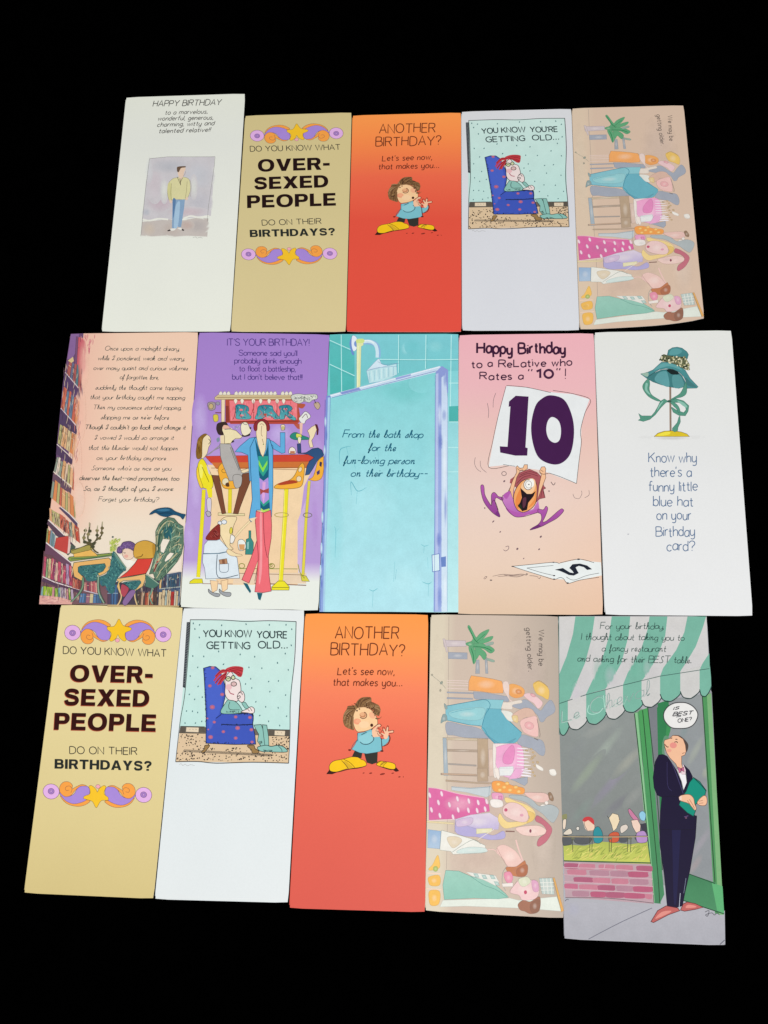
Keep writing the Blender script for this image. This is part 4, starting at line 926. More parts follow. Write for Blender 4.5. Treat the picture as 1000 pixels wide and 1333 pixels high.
# carved chair back
P('#5e7a66', '600,400 640,310 700,250 760,225 830,240 880,300 940,340 945,560 920,680 850,800 740,920 650,1010 600,1010 570,920 520,930 560,800 600,640', s=0, o=.5, oc=GO)
P('#efe4d4', '690,490 780,500 740,580 700,670 660,650 660,560', s=0, o=.4, oc=GO); P('#efe4d4', '780,660 830,670 780,740 720,780 710,760 740,700', s=0, o=.4, oc=GO); P('#c9b088', '650,660 680,690 660,800 620,760', s=0); P('#a84a44', '600,770 640,770 600,900 570,900', s=0)
P('#2c6068', '710,370 740,330 790,340 810,400 790,480 720,480 700,430'); P('#efe0d0', '850,800 920,720 920,890 760,910', s=0)
for p in ('615,640 620,500 640,400 700,310 760,270 820,290 850,350', '635,650 645,520 665,420 720,340', '560,860 600,780 625,680', '580,920 640,800 700,700 760,590 800,500 790,420', '610,980 700,840 800,740 880,650 920,560', '640,1000 740,880 850,780', '800,490 860,460 920,470', '850,340 900,370 940,360', '810,600 850,570 900,560 920,610', '830,640 870,660 900,640', '690,700 740,600', '870,400 900,430 940,420', '660,900 760,800', '600,560 610,450 650,340'):
    L(p, 1.3, random.choice(['#8aa68c', '#a8b898', '#3a5648', '#c0b890']), taper=.4)
for p in ('605,640 612,480 650,350 720,275 780,262', '625,655 650,440 700,350', '570,900 650,770 740,620 800,510', '650,990 800,800 900,680', '820,510 870,540 860,600', '880,570 915,600 900,650'): L(p, .55, '#24443a')
hatch('600,400 640,310 760,225 880,300 945,560 850,800 650,1010 570,920 600,640', 110, 60, 2.0, .7, ['#8aa68c', '#3a5648', '#a8b898', '#4c8a80', '#2c5a50', '#c0b890'], jit=.7)
hatch('60,680 230,860 200,900 80,1060 0,1000 0,900', 60, 30, 1.2, .7, ['#1c4a54', '#4a8a88', '#5f9a90'], jit=.9)
hatch('200,1030 400,1010 410,1050 350,1120 280,1110', 30, 22, .6, .6, ['#1c4a54', '#4a8a88', '#5f9a90'], jit=.9)
P('#efe4d4', '690,490 780,500 740,580 700,670 660,650 660,560', s=0, o=.4, oc=GO); P('#efe4d4', '780,660 830,670 780,740 720,780 710,760 740,700', s=0, o=.4, oc=GO)
P('#1e4f6e', '522,190 560,150 620,120 720,105 790,115 840,150 920,180 968,190 960,215 935,250 900,215 820,195 740,220 660,205 600,170 560,185', o=.3, oc='#16303f')
P('#3a7496', '620,135 720,118 780,135 720,150 650,150'); L('640,180 720,170 800,175', .8, '#16384f'); L('745,215 740,240', .7, '#2a3a30')
cd.pen = 1.0; cd.part('lettering')
F(85, 430, 5.673)
POEM = [('Once upon a midnight dreary,', 292, 148, 838), ('while I pondered, weak and weary,', 240, 220, 876), ('over many quaint and curious volumes', 208, 292, 900), ('of forgotten lore,', 402, 360, 684), ('suddenly the thought came tapping', 222, 437, 858), ('that your birthday caught me napping', 182, 508, 878),
        ('Then my conscience started rapping,', 204, 583, 852), ("slapping me as ne'er before", 262, 656, 760), ("Though I couldn't go back and change it", 144, 730, 884), ('I vowed I would so arrange it', 216, 806, 796), ('that this blunder would not happen', 170, 882, 826), ('on your birthday anymore', 230, 956, 738),
        ("Someone who's as nice as you", 192, 1032, 776), ('deserves the best--and promptness, too', 104, 1106, 836), ('So, as I thought of you, I swore:', 134, 1184, 792), ('Forget your birthday?', 244, 1262, 682)]
GL[':'] = SCR[':'] = (.5, '.2 5 .2 4|.2 1 .2 0')
for t, x, y, x2 in POEM: text(t, x, y, x2, y + 3, 33, .62, '#3f4b49', slant=.24, script=True, jit=.35)
cd.flush()

# ------------------------------------------------------------------ purple bar card
Card('greeting_card', 'purple card with a cartoon bar, yellow stools and a figure in coral trousers',
     [(259.2, 432.6), (429.5, 435.5), (414.6, 795), (235, 790.7)], ramp((0, '#a683ce'), (.3, '#ab86d0'), (.5, '#bb9eda'), (.85, '#b89cd6'), (.87, '#d8cfe4'), (.89, '#e8ece4'), (1, '#e8ece4')))
cd = Card.cur
cd.part('bar_picture', M_WASH); cd.pen = 1.45
F(230, 425, 3.555)
for a in (('#c4b0e4', 110, 420, 40, 120, .8), ('#cdbcea', 90, 700, 30, 160, .6), ('#c8b6e8', 480, 500, 60, 60, .8), ('#c7b2e6', 650, 640, 30, 150, .5), ('#a47ac8', 400, 200, 160, 50, .4), ('#ad85cc', 640, 900, 20, 120, .5), ('#c4aee4', 60, 980, 26, 100, .6), ('#b0a0dc', 300, 520, 60, 60, .6)): Wd(*a)
F(230, 425, 3.555)
P('#f3d6ae', '130,640 640,640 590,740 575,860 580,900 565,1100 560,1195 200,1195 130,1100 160,900 160,700', s=0, c2='#f1d0a6')
P('#e8d0b4', '270,1140 600,1140 600,1190 260,1190', s=0); L('260,1120 560,1122', .6, '#7a8a3a'); L('280,1142 590,1150', .5, '#8a6a50'); L('120,1190 260,1192', .6, '#a07a70'); L('360,1188 600,1198', .9, '#8a6a60')
P('#cdb4dc', '560,900 600,800 585,1000 575,1140 560,1100', s=0)
# canopy
F(240, 500, 9.524)
P('#b8503c', '510,190 1200,190 1400,190 1445,440 1420,480 510,480', s=0); P('#ee7f86', '560,205 1400,205 1400,450 570,460', s=0); P('#8e3a30', '510,270 550,270 560,470 510,470', s=0)
P('#b5483a', '560,455 1410,440 1410,495 570,495', s=0); L('560,470 1410,458', .6, '#7a2a22', s=0)
P('#efd9b4', '460,190 505,190 500,470 460,470', s=0, o=.3, oc='#7a6048')
P('#d4bf94', '375,165 420,130 1300,135 1420,140 1440,185 1300,190 560,190 380,195', s=0, o=.3, oc='#7a6048'); L('400,165 1400,160', .5, '#8a7048')
for x in range(430, 1300, 48):
    if random.random() < .8: P('#e9e3d2', [(x, 132), (x + 8, 100), (x + 32, 92), (x + 44, 130)], o=.25, oc='#8a8070')
# hanging letters B A R
hatch('560,205 1400,205 1400,450 570,460', 60, 60, 1.5, .5, ['#c8404c', '#f4a8a4', '#d8606a'])
T2 = '#2a7f92'; T3 = '#5fb0b4'
P(T2, '640,265 720,255 790,280 800,330 780,350 830,400 800,435 650,430 640,380', o=.4, oc='#1a4a5c', c2=T3)
E('#ee7f86', 705, 320, 22, 14); E('#ee7f86', 715, 388, 26, 14)
P(T2, '930,270 1080,265 1110,330 1180,420 1120,435 1080,400 1020,395 960,430 880,430 900,360', o=.4, oc='#1a4a5c', c2=T3); E('#b8503c', 1005, 380, 26, 16)
P(T2, '1180,275 1290,260 1340,300 1310,340 1290,350 1380,420 1370,450 1310,430 1250,380 1240,430 1180,430 1190,340', o=.4, oc='#1a4a5c', c2=T3); E('#ee7f86', 1255, 310, 24, 12)
L('860,230 862,290 830,380', .5, '#b0303c'); L('850,350 870,350', .5, '#b0303c')
for x in (635, 715, 855, 945, 1050, 1150, 1230): P('#f0e8d8', [(x - 20, 205), (x, 180), (x + 24, 205), (x + 2, 245)], o=.25, oc='#8a7a6a')
hatch('640,260 800,270 830,430 650,430', 16, 50, 1.2, .5, ['#16506a', '#8ac8c8', '#c8505a'], jit=1); hatch('930,265 1080,265 1180,430 880,430', 24, 60, 1.2, .5, ['#16506a', '#8ac8c8', '#c8505a'], jit=1); hatch('1180,270 1330,260 1380,440 1180,430', 24, 50, 1.2, .5, ['#16506a', '#8ac8c8', '#c8505a'], jit=1)
L('600,440 620,400 640,300', .5, '#7a2a22'); L('860,200 860,440', .4, '#7a2a22'); L('1150,200 1150,440', .4, '#7a2a22')
# clutter
P('#a89a98', '290,240 320,222 380,232 385,300 350,325 310,320 292,280', o=.4, oc='#5a5052'); E('#c8b080', 332, 275, 28, 34, .3); P('#9a98a8', '390,228 430,220 440,250 410,262', o=.3, oc='#5a5052')
L('385,355 460,356', 1.3, '#7a3a48'); P('#d8c84a', '360,385 415,382 418,455 370,462', o=.4, oc='#6a6a3a')
F(325, 500, 9.524)
P('#cfd2c8', '515,150 560,125 620,120 680,130 760,125 830,130 840,180 780,200 740,230 680,215 620,240 560,225 530,200', o=.35, oc='#55585a'); hatch('520,140 830,140 820,190 700,215 540,215', 40, 30, .8, .5, ['#4a4e50', '#7d8584', '#f0f0e8'], jit=1.5)
P('#c0a890', '800,240 850,225 875,270 850,315 815,290', o=.4, oc='#5a5052'); L('800,190 825,245', .5)
P('#e6e6e2', '610,430 640,390 690,340 740,370 755,410 700,450 680,490 640,480', o=.4, oc='#5a5052'); L('650,420 700,370 720,420', .6, '#7a6a60'); P('#b85a40', '600,245 690,250 660,300 610,290')
P('#b85a48', '545,495 640,490 620,560 590,550', s=0); P('#e9bfae', '620,480 660,480 650,620 625,620', s=0)
# counter
F(230, 425, 3.555)
P('#cf4634', '130,600 620,592 640,605 610,625 160,632', s=0, o=.3, oc='#6a2a20'); P('#cf7438', '160,630 612,625 600,655 185,660', s=0); L('160,655 300,655 600,652', .5, '#8a5a38'); L('185,668 340,668', .6, '#b08a68'); L('450,660 590,664', .6, '#b08a68')
cd.part('yellow_stool_picture', M_WASH)
Y, O_, K = '#ece02c', '#f3b03c', '#6a6420'
def ln(p, w, col, o=K): 
    L(p, w + .5, o, s=0); L(p, w, col, s=0)
ln('126,755 118,900 100,1160', 4.6, Y); P('#e4da2c', '80,1168 118,1168 122,1188 60,1190 62,1180', s=0, o=.4, oc=K)
ln('248,745 246,870', 4.4, '#e6d634')
ln('508,752 502,880 482,1180', 5.2, Y); L('500,760 496,900 476,1170', 1.0, '#f5f07a', s=0); P(Y, '470,1178 498,1178 522,1205 520,1220 440,1220 440,1205', s=0, o=.45, oc=K); L('442,1208 520,1208', .5, K)
ln('614,715 600,880 585,1150', 3.4, '#dfd24a'); P('#d8d04a', '575,1150 600,1155 615,1180 580,1178', s=0, o=.4, oc=K); L('562,1100 572,1140 592,1165', 1.1, '#9a9a3a')
L(circ(486, 872, 32, 10), .6, '#b0a050', closed=True); L(circ(606, 873, 20, 10), .6, '#6a6a50', closed=True); P('#e8d9a8', '192,862 315,866 315,876 192,874', s=0, o=.35, oc='#7a6a4a')
L(circ(440, 1108, 13, 11), .7, '#8a8a3a', closed=True); L(circ(302, 1108, 13, 11), .7, '#8a8a3a', closed=True); L(circ(438, 1106, 5, 5), .7, '#8a8a3a')
P(O_, '192,665 205,636 230,630 258,660 280,710 296,735 282,748 225,750 205,720', o=.5, oc='#8a6a2a'); L(circ(222, 668, 13, 9), .5, '#8a6a2a', closed=True); P('#e8dcb8', circ(226, 718, 15, 17, .4, 12), o=.4, oc='#8a6a2a'); P('#5a3a28', '226,728 240,722 244,740 230,740')
P(O_, '452,742 470,728 520,712 545,690 565,650 582,632 592,650 588,700 580,735 555,748 500,752 460,750', o=.5, oc='#8a6a2a'); P('#b04428', '468,728 510,714 545,712 560,722 520,730 480,734'); P('#f1d6ae', circ(566, 705, 12, 13, .3, 12), o=.4, oc='#8a6a2a'); P('#f1d6ae', circ(572, 662, 8, 12, .4, 12), o=.4, oc='#8a6a2a')
cd.part('bar_guests_picture', M_WASH)
# woman far left
P('#efe02a', '98,640 118,612 140,640 165,700 168,740 150,752 118,742 100,700', o=.4, oc=K); P('#f5ee6a', '108,640 122,650 118,700 106,690'); L('118,650 150,720', .5, K); P('#efe02a', '138,750 165,750 165,790 148,795', s=0); 
P('#f5d23c', '98,650 108,700 122,742 110,745 94,700 92,664', o=.35, oc=K)
P('#d8d0dc', '140,800 160,800 158,860 145,862', o=.3); P('#b8b0b8', '135,860 150,855 160,872 145,880', o=.4)
P('#efdcb6', '118,520 135,500 155,512 158,540 148,560 140,590 118,612 110,580', o=.35, oc='#5a4a38'); L('148,520 156,532 148,545', .5); P('#8a6428', '92,560 100,520 125,498 140,500 122,520 118,560 116,605 96,612 90,590', o=.3, oc='#5a4018')
hatch('94,520 118,510 112,605 94,605', 26, 20, 1.5, .4, ['#6a4818', '#a8803c'])
P('#cfc3d6', '138,640 150,655 158,690 148,680', s=0); L('135,600 170,575 200,560', .8, '#8a8a90')
# grey jumper man
P('#efdcb6', '220,470 250,468 305,512 290,520 262,522 250,545 215,545 205,500', s=0); 
F(240, 500, 9.524)
P('#ead7ae', '445,640 500,640 500,740 450,740', s=0)
P('#efe0b4', '470,500 540,510 580,560 640,575 720,650 700,672 640,672 600,700 575,735 500,740 500,650 470,590', s=0, o=.4, oc='#5a4a38'); P('#e8b8a0', '480,505 540,515 570,555 520,560 480,555'); P('#3a2a28', '396,540 410,490 460,470 515,470 540,510 490,510 470,560 490,620 470,635 425,625 402,580'); L('500,560 575,555', .7, '#6a6a70'); P('#2c2830', '585,725 600,700 620,705 610,722')
P('#b4b0ac', '440,740 500,740 570,745 600,800 640,900 700,1070 740,1090 800,1060 830,1075 820,1095 700,1150 660,1200 560,1200 480,1000 450,900', s=0, o=.4, oc='#5a5a5c'); L('570,780 610,900 680,1070', .5, '#6a6a6c'); L('580,760 620,880 690,1060', .5, '#6a6a6c')
L('440,760 380,810 310,870', .9, '#9a9298')
# small man behind
P('#ede4c8', '700,520 730,475 780,480 810,540 830,580 800,620 740,640 710,600', o=.4, oc='#5a4a38'); P('#3a3030', '720,625 760,640 815,615 810,640 750,655 718,645'); E('#3a3030', 820, 545, 12, 12); L('690,500 720,480 750,500 780,500', .5, '#6a6a78'); hatch('600,520 690,500 690,560 610,560', 14, 30, .5, .5, ['#8a8aa8', '#c0b8dc'], jit=1.5)
P('#9ed86a', '715,790 790,790 780,830 720,830', o=.3); P('#e8f0e0', '735,760 780,750 790,790 740,792', o=.3); P('#7f8fa0', '400,680 430,660 440,700 410,720'); 
F(230, 425, 3.555)
# brown trousers
P('#7a4a34', '163,688 195,690 210,760 228,865 210,868 190,790', s=0, o=.35, oc='#3a241c'); P('#7a4a34', '305,682 345,675 340,720 320,770 295,835 285,868 262,866 285,770', s=0, o=.35, oc='#3a241c'); P('#b4b0ac', '262,690 300,690 300,730 285,748 268,740', o=.3)
P('#efdcb6', '300,668 340,655 342,665 310,678', o=.3)
# waitress bending
P('#f2dcae', '200,905 225,882 270,880 278,890 262,930 258,985 246,1010 262,1030 240,1030 215,990 198,950', o=.4, oc='#5a4a38'); P('#dfd24a', circ(252, 945, 7, 16, .1, 12), o=.3); P('#e6eaf0', circ(220, 905, 12, 10), o=.5, oc='#5a6a78'); P('#e6eaf0', circ(200, 910, 9, 9), o=.5, oc='#5a6a78')
P('#8a2f2a', '200,918 200,985 185,990 136,985 150,955 180,925', o=.3, oc='#4a1a18'); hatch('195,925 198,980 145,980 170,945', 26, 16, .9, .5, ['#5a1a18', '#a8504a'])
P('#dfe9ef', '125,1050 128,1010 145,990 185,990 200,985 240,1030 245,1045 200,1050', s=0, o=.4, oc='#6a7a88'); P('#dde8ef', '122,1052 190,1050 240,1040 280,1070 292,1165 135,1168 130,1120 120,1090', s=0, o=.45, oc='#6a7a88'); L('122,1052 200,1050 245,1040', .8, '#5a7a8c', s=0)
L('188,1055 192,1160 285,1150', .7, '#5a6a78'); L('198,1098 200,1130 215,1138 238,1132 240,1095', .5, '#6a7a88'); P('#b98a68', '196,1080 232,1074 236,1098 200,1100', s=0, o=.3); P('#8a5a40', '210,1080 222,1078 224,1098 212,1098', s=0)
P('#f3d2a6', '155,1175 192,1178 188,1220 165,1232', s=0, o=.35, oc='#8a6a58'); P('#f3d2a6', '205,1178 238,1170 235,1215 212,1230', s=0, o=.35, oc='#8a6a58'); P('#a0a4a8', '148,1215 165,1230 200,1238 195,1250 175,1248 150,1232', o=.4); P('#a0a4a8', '198,1215 215,1228 250,1232 248,1248 225,1248 200,1232', o=.4)
P('#f2dcae', '240,1030 275,1050 300,1055 300,1062 255,1062 232,1045', o=.35, oc='#8a6a58'); L('345,895 300,940 262,985 255,1010', 2.8, '#7a6a58', s=0); L('345,895 300,940 262,985 255,1010', 2.2, '#f2dcae', s=0); P('#f0ece4', '252,965 270,975 262,1000 248,1000', o=.4)
P('#3c8a84', '322,985 334,980 334,945 344,945 344,978 356,1000 354,1055 318,1055', s=0, o=.4, oc='#1c4a48'); P('#8cc0b8', '325,1000 335,995 334,1030 326,1030', s=0); P('#eaeee8', '284,995 302,985 318,1000 318,1030 290,1035', o=.35); P('#d8a06a', '288,1008 316,1008 314,1034 292,1034', s=0)
# right hand guest
F(325, 500, 9.524)
P('#2f8a78', '500,655 530,610 580,600 640,630 740,668 740,685 680,690 560,690', o=.35, oc='#1a4a40'); P('#d8e060', '580,615 640,625 640,660 585,665', o=.3); P('#f0e8c8', '600,660 640,665 630,730 605,725', o=.3)
P('#3a4a7c', '590,740 635,740 640,850 595,855', s=0, o=.35, oc='#1a2440')
P('#efdcb6', '715,580 770,530 820,505 835,560 815,610 800,650 770,700 790,780 750,790 730,720 745,650 730,600', s=0, o=.35, oc='#6a5040'); P('#5a2430', '808,495 840,500 858,560 850,630 830,632 832,570', s=0)
P('#2c4f7a', '600,860 700,850 780,800 850,790 900,820 920,880 880,920 840,950 790,1040 740,1120 690,1130 710,1020 740,960 800,910 720,870', s=0, o=.4, oc='#1a2440', c2='#3a5a88')
P(O_, '915,900 850,950 820,1050 790,1140 760,1170 730,1180 800,1200 860,1190 900,1150 920,1050 915,960', o=.4, oc='#8a6a2a'); P('#3a3050', '870,960 900,970 890,1030 865,1010', s=0); P('#4a3a70', '830,1090 870,1060 870,1110 840,1130', s=0)
P('#eee4d8', '490,860 495,800 530,780 565,805 570,860', o=.4); P('#c07a5a', '505,830 560,830 562,862 500,862', s=0)
P('#efdcb6', '390,510 430,505 440,540 430,570 395,570', o=.35); P('#d8d080', '400,530 430,530 430,560 400,560', s=0, o=.3)
# the tall figure
Bl = '#62aedd'
P(Bl, '380,600 440,600 440,850 400,860 290,800 280,780 215,700 225,680 300,715 380,780', s=0, o=.4, oc='#2a4a70')
P(Bl, '-180,840 -120,770 0,670 90,655 215,680 290,770 290,1200 0,1200 -20,880 -100,845', s=0, o=.4, oc='#2a4a70')
F(230, 425, 3.555)
P(Bl, '340,560 362,515 430,520 446,570 446,760 440,880 420,850 370,850 372,880 345,905 335,890 350,800 342,650', s=0, o=.5, oc='#2a4a70')
P('#17607a', '362,515 378,560 395,600 410,590 420,560 424,520 428,640 425,720 432,845 415,860 388,845 385,740 382,640 372,590', s=0)
P('#2fa08c', '378,600 424,600 424,660 400,695 380,670', s=0); P('#8fe04a', '380,618 398,655 420,620 420,636 400,675 380,640', s=0); P('#17607a', '380,665 400,695 424,665 424,690 402,710 382,690', s=0)
P('#b494dc', '383,700 402,715 424,698 428,800 400,840 388,800', s=0); P('#e0a8dc', '398,720 412,720 408,790 402,820 396,790', s=0); P('#a84a48', '385,750 402,758 428,748 426,772 400,768 388,780', s=0)
P('#17607a', '388,812 402,832 430,810 432,842 402,850 388,832', s=0); P('#b8e060', '390,840 402,850 430,842 430,854 402,860 390,852', s=0); P('#2fa08c', '387,800 402,822 430,798 430,812 402,834 388,815', s=0)
P('#f2dfb8', '368,450 380,435 412,440 418,470 416,520 412,570 400,605 390,590 376,545 368,500', s=0, o=.4, oc='#6a5040'); P('#8e2c34', '360,480 358,455 378,432 408,430 428,452 430,478 418,482 414,455 396,438 376,450 372,480', o=.4, oc='#4a1418')
L('385,455 395,450 405,458', .4, '#8a6a58'); L('394,460 392,500 400,508', .4, '#8a6a58'); L('396,520 402,540', .4, '#7a5a38'); E('#6a8a4a', 402, 545, 3, 3)
P('#ee6f78', '368,855 402,862 436,850 440,920 438,980 425,1060 428,1150 438,1225 400,1232 362,1228 372,1150 378,1080 350,1150 335,1188 302,1172 320,1130 345,1070 372,990 364,900', s=0, o=.5, oc='#8a2f3c')
L('402,862 404,950 410,1020 420,1070', .5, '#8a2f3c'); L('372,990 378,1080 362,1180', .5, '#8a2f3c'); P('#f49aa0', '385,880 395,880 396,1100 388,1180 380,1180 386,1050', s=1)
P('#1e5f70', '308,1186 328,1190 345,1225 340,1235 322,1210', s=0); P('#1e5f70', '372,1232 398,1234 388,1268 378,1262', s=0)
P('#efdcb6', '335,890 372,882 350,905', s=0)
cd.pen = 1.0; cd.part('lettering')
text("IT'S YOUR BIRTHDAY!", 235, 88, 614, 89, 31, .95, '#4a3580', gap=1.6)
for t, a, y, b in (("Someone said you'll", 288, 134, 558), ('probably drink enough', 268, 170, 577), ('to float a battleship,', 290, 207, 550), ("but I don't believe that!!!", 258, 245, 582)): text(t, a, y, b, y + 2, 25, .85, '#4a3580', gap=1.2)
cd.flush()
# ------------------------------------------------------------------ aqua shower card
Card('greeting_card', 'aqua card with a shower door, shower head and tiles, at the centre of the layout',
     [(428.7, 435), (597, 434.4), (596.2, 797.4), (416, 795.4)], ramp((0, '#6cc6c8'), (.3, '#84cfd6'), (1, '#b4e4ec')), side='#b9c8d8')
cd = Card.cur
cd.part('shower_picture', M_WASH)
F(405, 425, 3.462)
P('#5fc0bf', '84,38 196,38 196,285 86,310', s=0, c2='#4fb8b4'); P('#7fcdd6', '196,38 664,36 664,300 620,200 560,180 196,270', s=0, c2='#74c8cc')
P('#86d4da', '618,200 664,200 664,1288 612,1288', s=0, c2='#bfeaee'); P('#4fb3ae', '622,360 664,358 664,430 622,430', s=0)
Tl = '#bdeeee'
for p in ('136,38 138,300', '395,38 394,210', '518,38 516,190', '632,38 628,360'): L(p, 1.0, Tl, s=0)
for p in ('84,62 196,112', '84,170 196,222', '300,148 470,150 560,150 664,148', '622,255 664,255', '622,430 664,430', '618,545 664,545', '618,655 664,655'): L(p, 1.0, Tl, s=0)
for p in ('84,70 196,120', '84,178 196,230', '400,40 398,210', '523,40 521,188', '300,154 664,154'): L(p, .4, '#4aa6a8', s=0)
for a in (('#a4e0e6', 425, 100, 20, 30, .7), ('#56b8b4', 110, 240, 20, 40, .6), ('#9adde2', 560, 90, 40, 30, .5), ('#6cc4ca', 460, 90, 40, 40, .5)): Wd(*a)
# wall ring, pipe and head
L('186,50 178,75 184,110 192,128', 2.6, '#6f8fd0'); P('#e6eef8', '186,42 204,48 210,75 204,104 190,110 182,80', o=.4, oc='#6a8ac0'); E('#7a98d4', 204, 78, 10, 14)
L('222,72 262,70 292,82 302,108 302,140', 6.4, '#8fb8e0'); L('222,70 262,67 288,80 298,108 298,140', 4.2, '#cfe8f4'); L('225,66 262,64 284,76', 1.2, '#f0fafc')
P('#e2e8b0', '204,62 236,62 236,84 226,90 222,270 206,278 206,90', s=0, o=.3, oc='#a8b890'); L('212,88 210,270', 1.0, '#f4f6d0', s=0); P('#d4e48c', '206,58 236,56 238,72 206,74')
P('#d2e6f2', '298,150 308,148 320,170 350,178 300,190 252,202 262,188', o=.3, oc='#7a94b8'); P('#bfe4ea', '250,200 385,168 388,216 330,245 262,256', s=0, o=.4, oc='#8aa8c8'); L('300,158 330,170 395,166', .4, '#6a8ab0'); L('250,200 300,186 385,180', .5, '#8aa8c8')
for i in range(11): L([(262 + i * 11, 204 - i * 2.4), (266 + i * 10.5, 250 - i * 3)], .5, '#e8f6f8' if i % 2 else '#84b4cc', s=0)
# the door
P('#86d4d8', '90,318 560,205 556,1286 62,1286', s=0, c2='#b4e4ee')
for a in (('#74c8c8', 420, 290, 130, 70, .7), ('#9adfe6', 200, 420, 100, 90, .6), ('#b4e8f0', 250, 800, 160, 180, .6), ('#8fd6de', 480, 560, 60, 120, .4), ('#bdebf2', 420, 1150, 100, 90, .5), ('#96dae2', 110, 950, 40, 200, .5), ('#84d0d2', 500, 260, 60, 40, .6)): Wd(*a)
P('#c9dcf0', '84,308 580,178 590,188 590,200 92,322', s=0); L('88,312 580,182', .9, '#f0f8fc', s=0); L('94,321 565,200', .6, '#5f7ab8', s=0); P('#8898d4', '130,298 215,275 225,285 140,306', s=0); P('#9aa8dc', '380,232 450,215 450,222 384,240', s=0)
P('#8f9ed8', '562,205 590,178 618,196 618,300 590,300 588,1286 552,1286', s=0, c2='#a0b4e4'); P('#c9daf2', '588,230 606,215 616,330 614,1286 588,1286', s=0, c2='#d4e6f4'); P('#b8c4ea', '562,215 574,210 572,1280 560,1280', s=0)
for a in (('#6f80c8', 582, 520, 14, 50, .8), ('#6f80c8', 576, 960, 14, 40, .8), ('#e6f0fa', 602, 620, 10, 160, .8), ('#7c90d0', 606, 820, 8, 90, .7), ('#7c90d0', 604, 240, 10, 40, .7), ('#7c90d0', 600, 400, 12, 30, .6), ('#e0ecf8', 580, 400, 10, 60, .7), ('#6f80c8', 580, 1220, 14, 60, .6), ('#e8f2fa', 604, 1180, 8, 70, .7)): Wd(*a)
P('#d6ecf4', '545,1030 578,1024 580,1100 548,1106', o=.8, oc='#5f78bc', s=0); P('#6a86c4', '585,1040 608,1036 608,1082 588,1084', s=0); L('560,220 556,1286', .5, '#6a80c0', s=0); L('616,300 614,1286', .4, '#8aa4cc', s=0)
# left rail
P('#7f90d4', '68,312 88,312 74,800 60,1286 38,1286 54,800', s=0, c2='#8fa8dc'); P('#a9d0ea', '76,320 86,320 70,900 62,1286 54,1286 62,900', s=0); L('64,330 56,800 42,1280', .6, '#4f62b0', s=0)
for (x, y) in ((66, 430), (62, 560), (52, 860), (48, 1000), (44, 1100)): Wd('#dce8f8', x, y, 5, 26, .8); Wd('#5a6cc0', x + 4, y + 60, 6, 30, .7)
for p in ('180,540 150,545 130,560 128,620', '160,545 168,580', '250,725 225,740 205,738 180,700 182,760', '208,742 204,800', '105,900 112,930 108,1040', '128,908 112,925', '378,1060 372,1150', '385,1095 380,1140', '300,1180 280,1192 262,1185', '280,1192 276,1265', '495,980 510,990 530,985', '510,990 508,1020', '525,1040 528,1090', '500,1150 528,1160 545,1150', '530,1160 528,1215', '190,600 200,640', '300,560 306,600'):
    L(p, .9, random.choice(['#6cbcc8', '#7cc4d0', '#5fb0c0']), taper=.7)
cd.part('lettering')
for t, a, y, b, y2 in (('From the bath shop', 142, 500, 498, 502), ('for the', 258, 560, 376, 562), ('fun-loving person', 146, 618, 462, 620), ('on their birthday--', 178, 676, 518, 678)): text(t, a, y, b, y2, 34, 1.15, '#1f6680', slant=.28, script=True)
cd.flush()

# ------------------------------------------------------------------ pink relative card
Card('greeting_card', 'pink and peach card with a small leaping figure holding up a sheet that reads 10',
     [(597.8, 436), (773.2, 433.8), (785.2, 800.4), (595.8, 799.4)], lambda u, v: mixc(ramp((0, '#efb4bd'), (.2, '#ecb8bd'), (.38, '#e9c3ba'), (.6, '#e8cfc4'), (.85, '#e8cdb9'), (1, '#e0c3a8'))(u, v), lin('#ecbea2'), .5 * max(0, u - .45) * 2 * max(0, v - .2)))
cd = Card.cur
cd.part('sign_picture')
F(590, 425, 3.462)
P('#e6e9ea', '240,268 330,275 440,296 540,305 615,328 596,380 578,450 576,530 565,620 556,708 480,680 400,648 300,635 230,625 160,632 180,520 205,400', s=0)
PU = '#431b4c'
L('240,266 330,274 440,298', .6); L('450,288 540,303 618,330 594,390 574,470 578,520 568,600 556,708', .6); L('250,628 160,634 178,520 204,400 238,270', .55); L('556,708 480,676 430,660', .6); L('225,622 280,630', .5)
P(PU, '282,312 340,316 326,545 336,548 334,582 280,582 212,568 210,540 245,542 258,360 250,362 252,338', s=0)
P(PU, '440,310 500,330 535,400 545,480 530,570 490,615 440,620 385,590 358,520 352,440 370,360 400,325')
P('#e6e9ea', '446,408 475,425 486,465 480,510 458,524 432,508 420,470 426,428')
for p in ('154,345 160,380 158,412', '192,300 182,330 180,365', '100,590 96,615 106,640 125,655', '122,605 126,635 150,658', '540,755 548,772 568,775 580,755 578,740', '592,772 612,760 612,738'): L(p, .5, '#6a5a62')
cd.part('fallen_sheet_picture')
F(615, 600, 6.061)
P('#e6ebea', '312,832 640,800 690,808 840,775 905,790 1015,800 1022,903 850,940 755,966 720,935 645,932 500,890', s=0)
L('312,832 480,815 640,800 688,810', .6); L('312,830 400,860 560,910 645,935 690,920 720,930 755,966 850,940 1000,918', .6); L('690,805 840,775 960,803', .6); L('430,845 530,835 640,825', .5); L('430,845 540,880 645,905', .5); L('740,915 800,940 900,905 1000,885', .5)
pass
E('#3a3338', 752, 964, 10, 6); E('#3a3338', 838, 776, 12, 6); E('#3a3338', 645, 933, 10, 5); E('#3a3338', 640, 800, 10, 4); E('#3a3338', 318, 832, 10, 4); E('#3a3338', 645, 905, 9, 5)
P('#1c2230', '650,858 715,845 740,862 770,880 800,885 790,868 765,845 790,815 850,810 905,825 945,855 905,860 880,838 840,828 815,840 830,870 840,885 800,905 760,900 730,885 690,868', s=0)
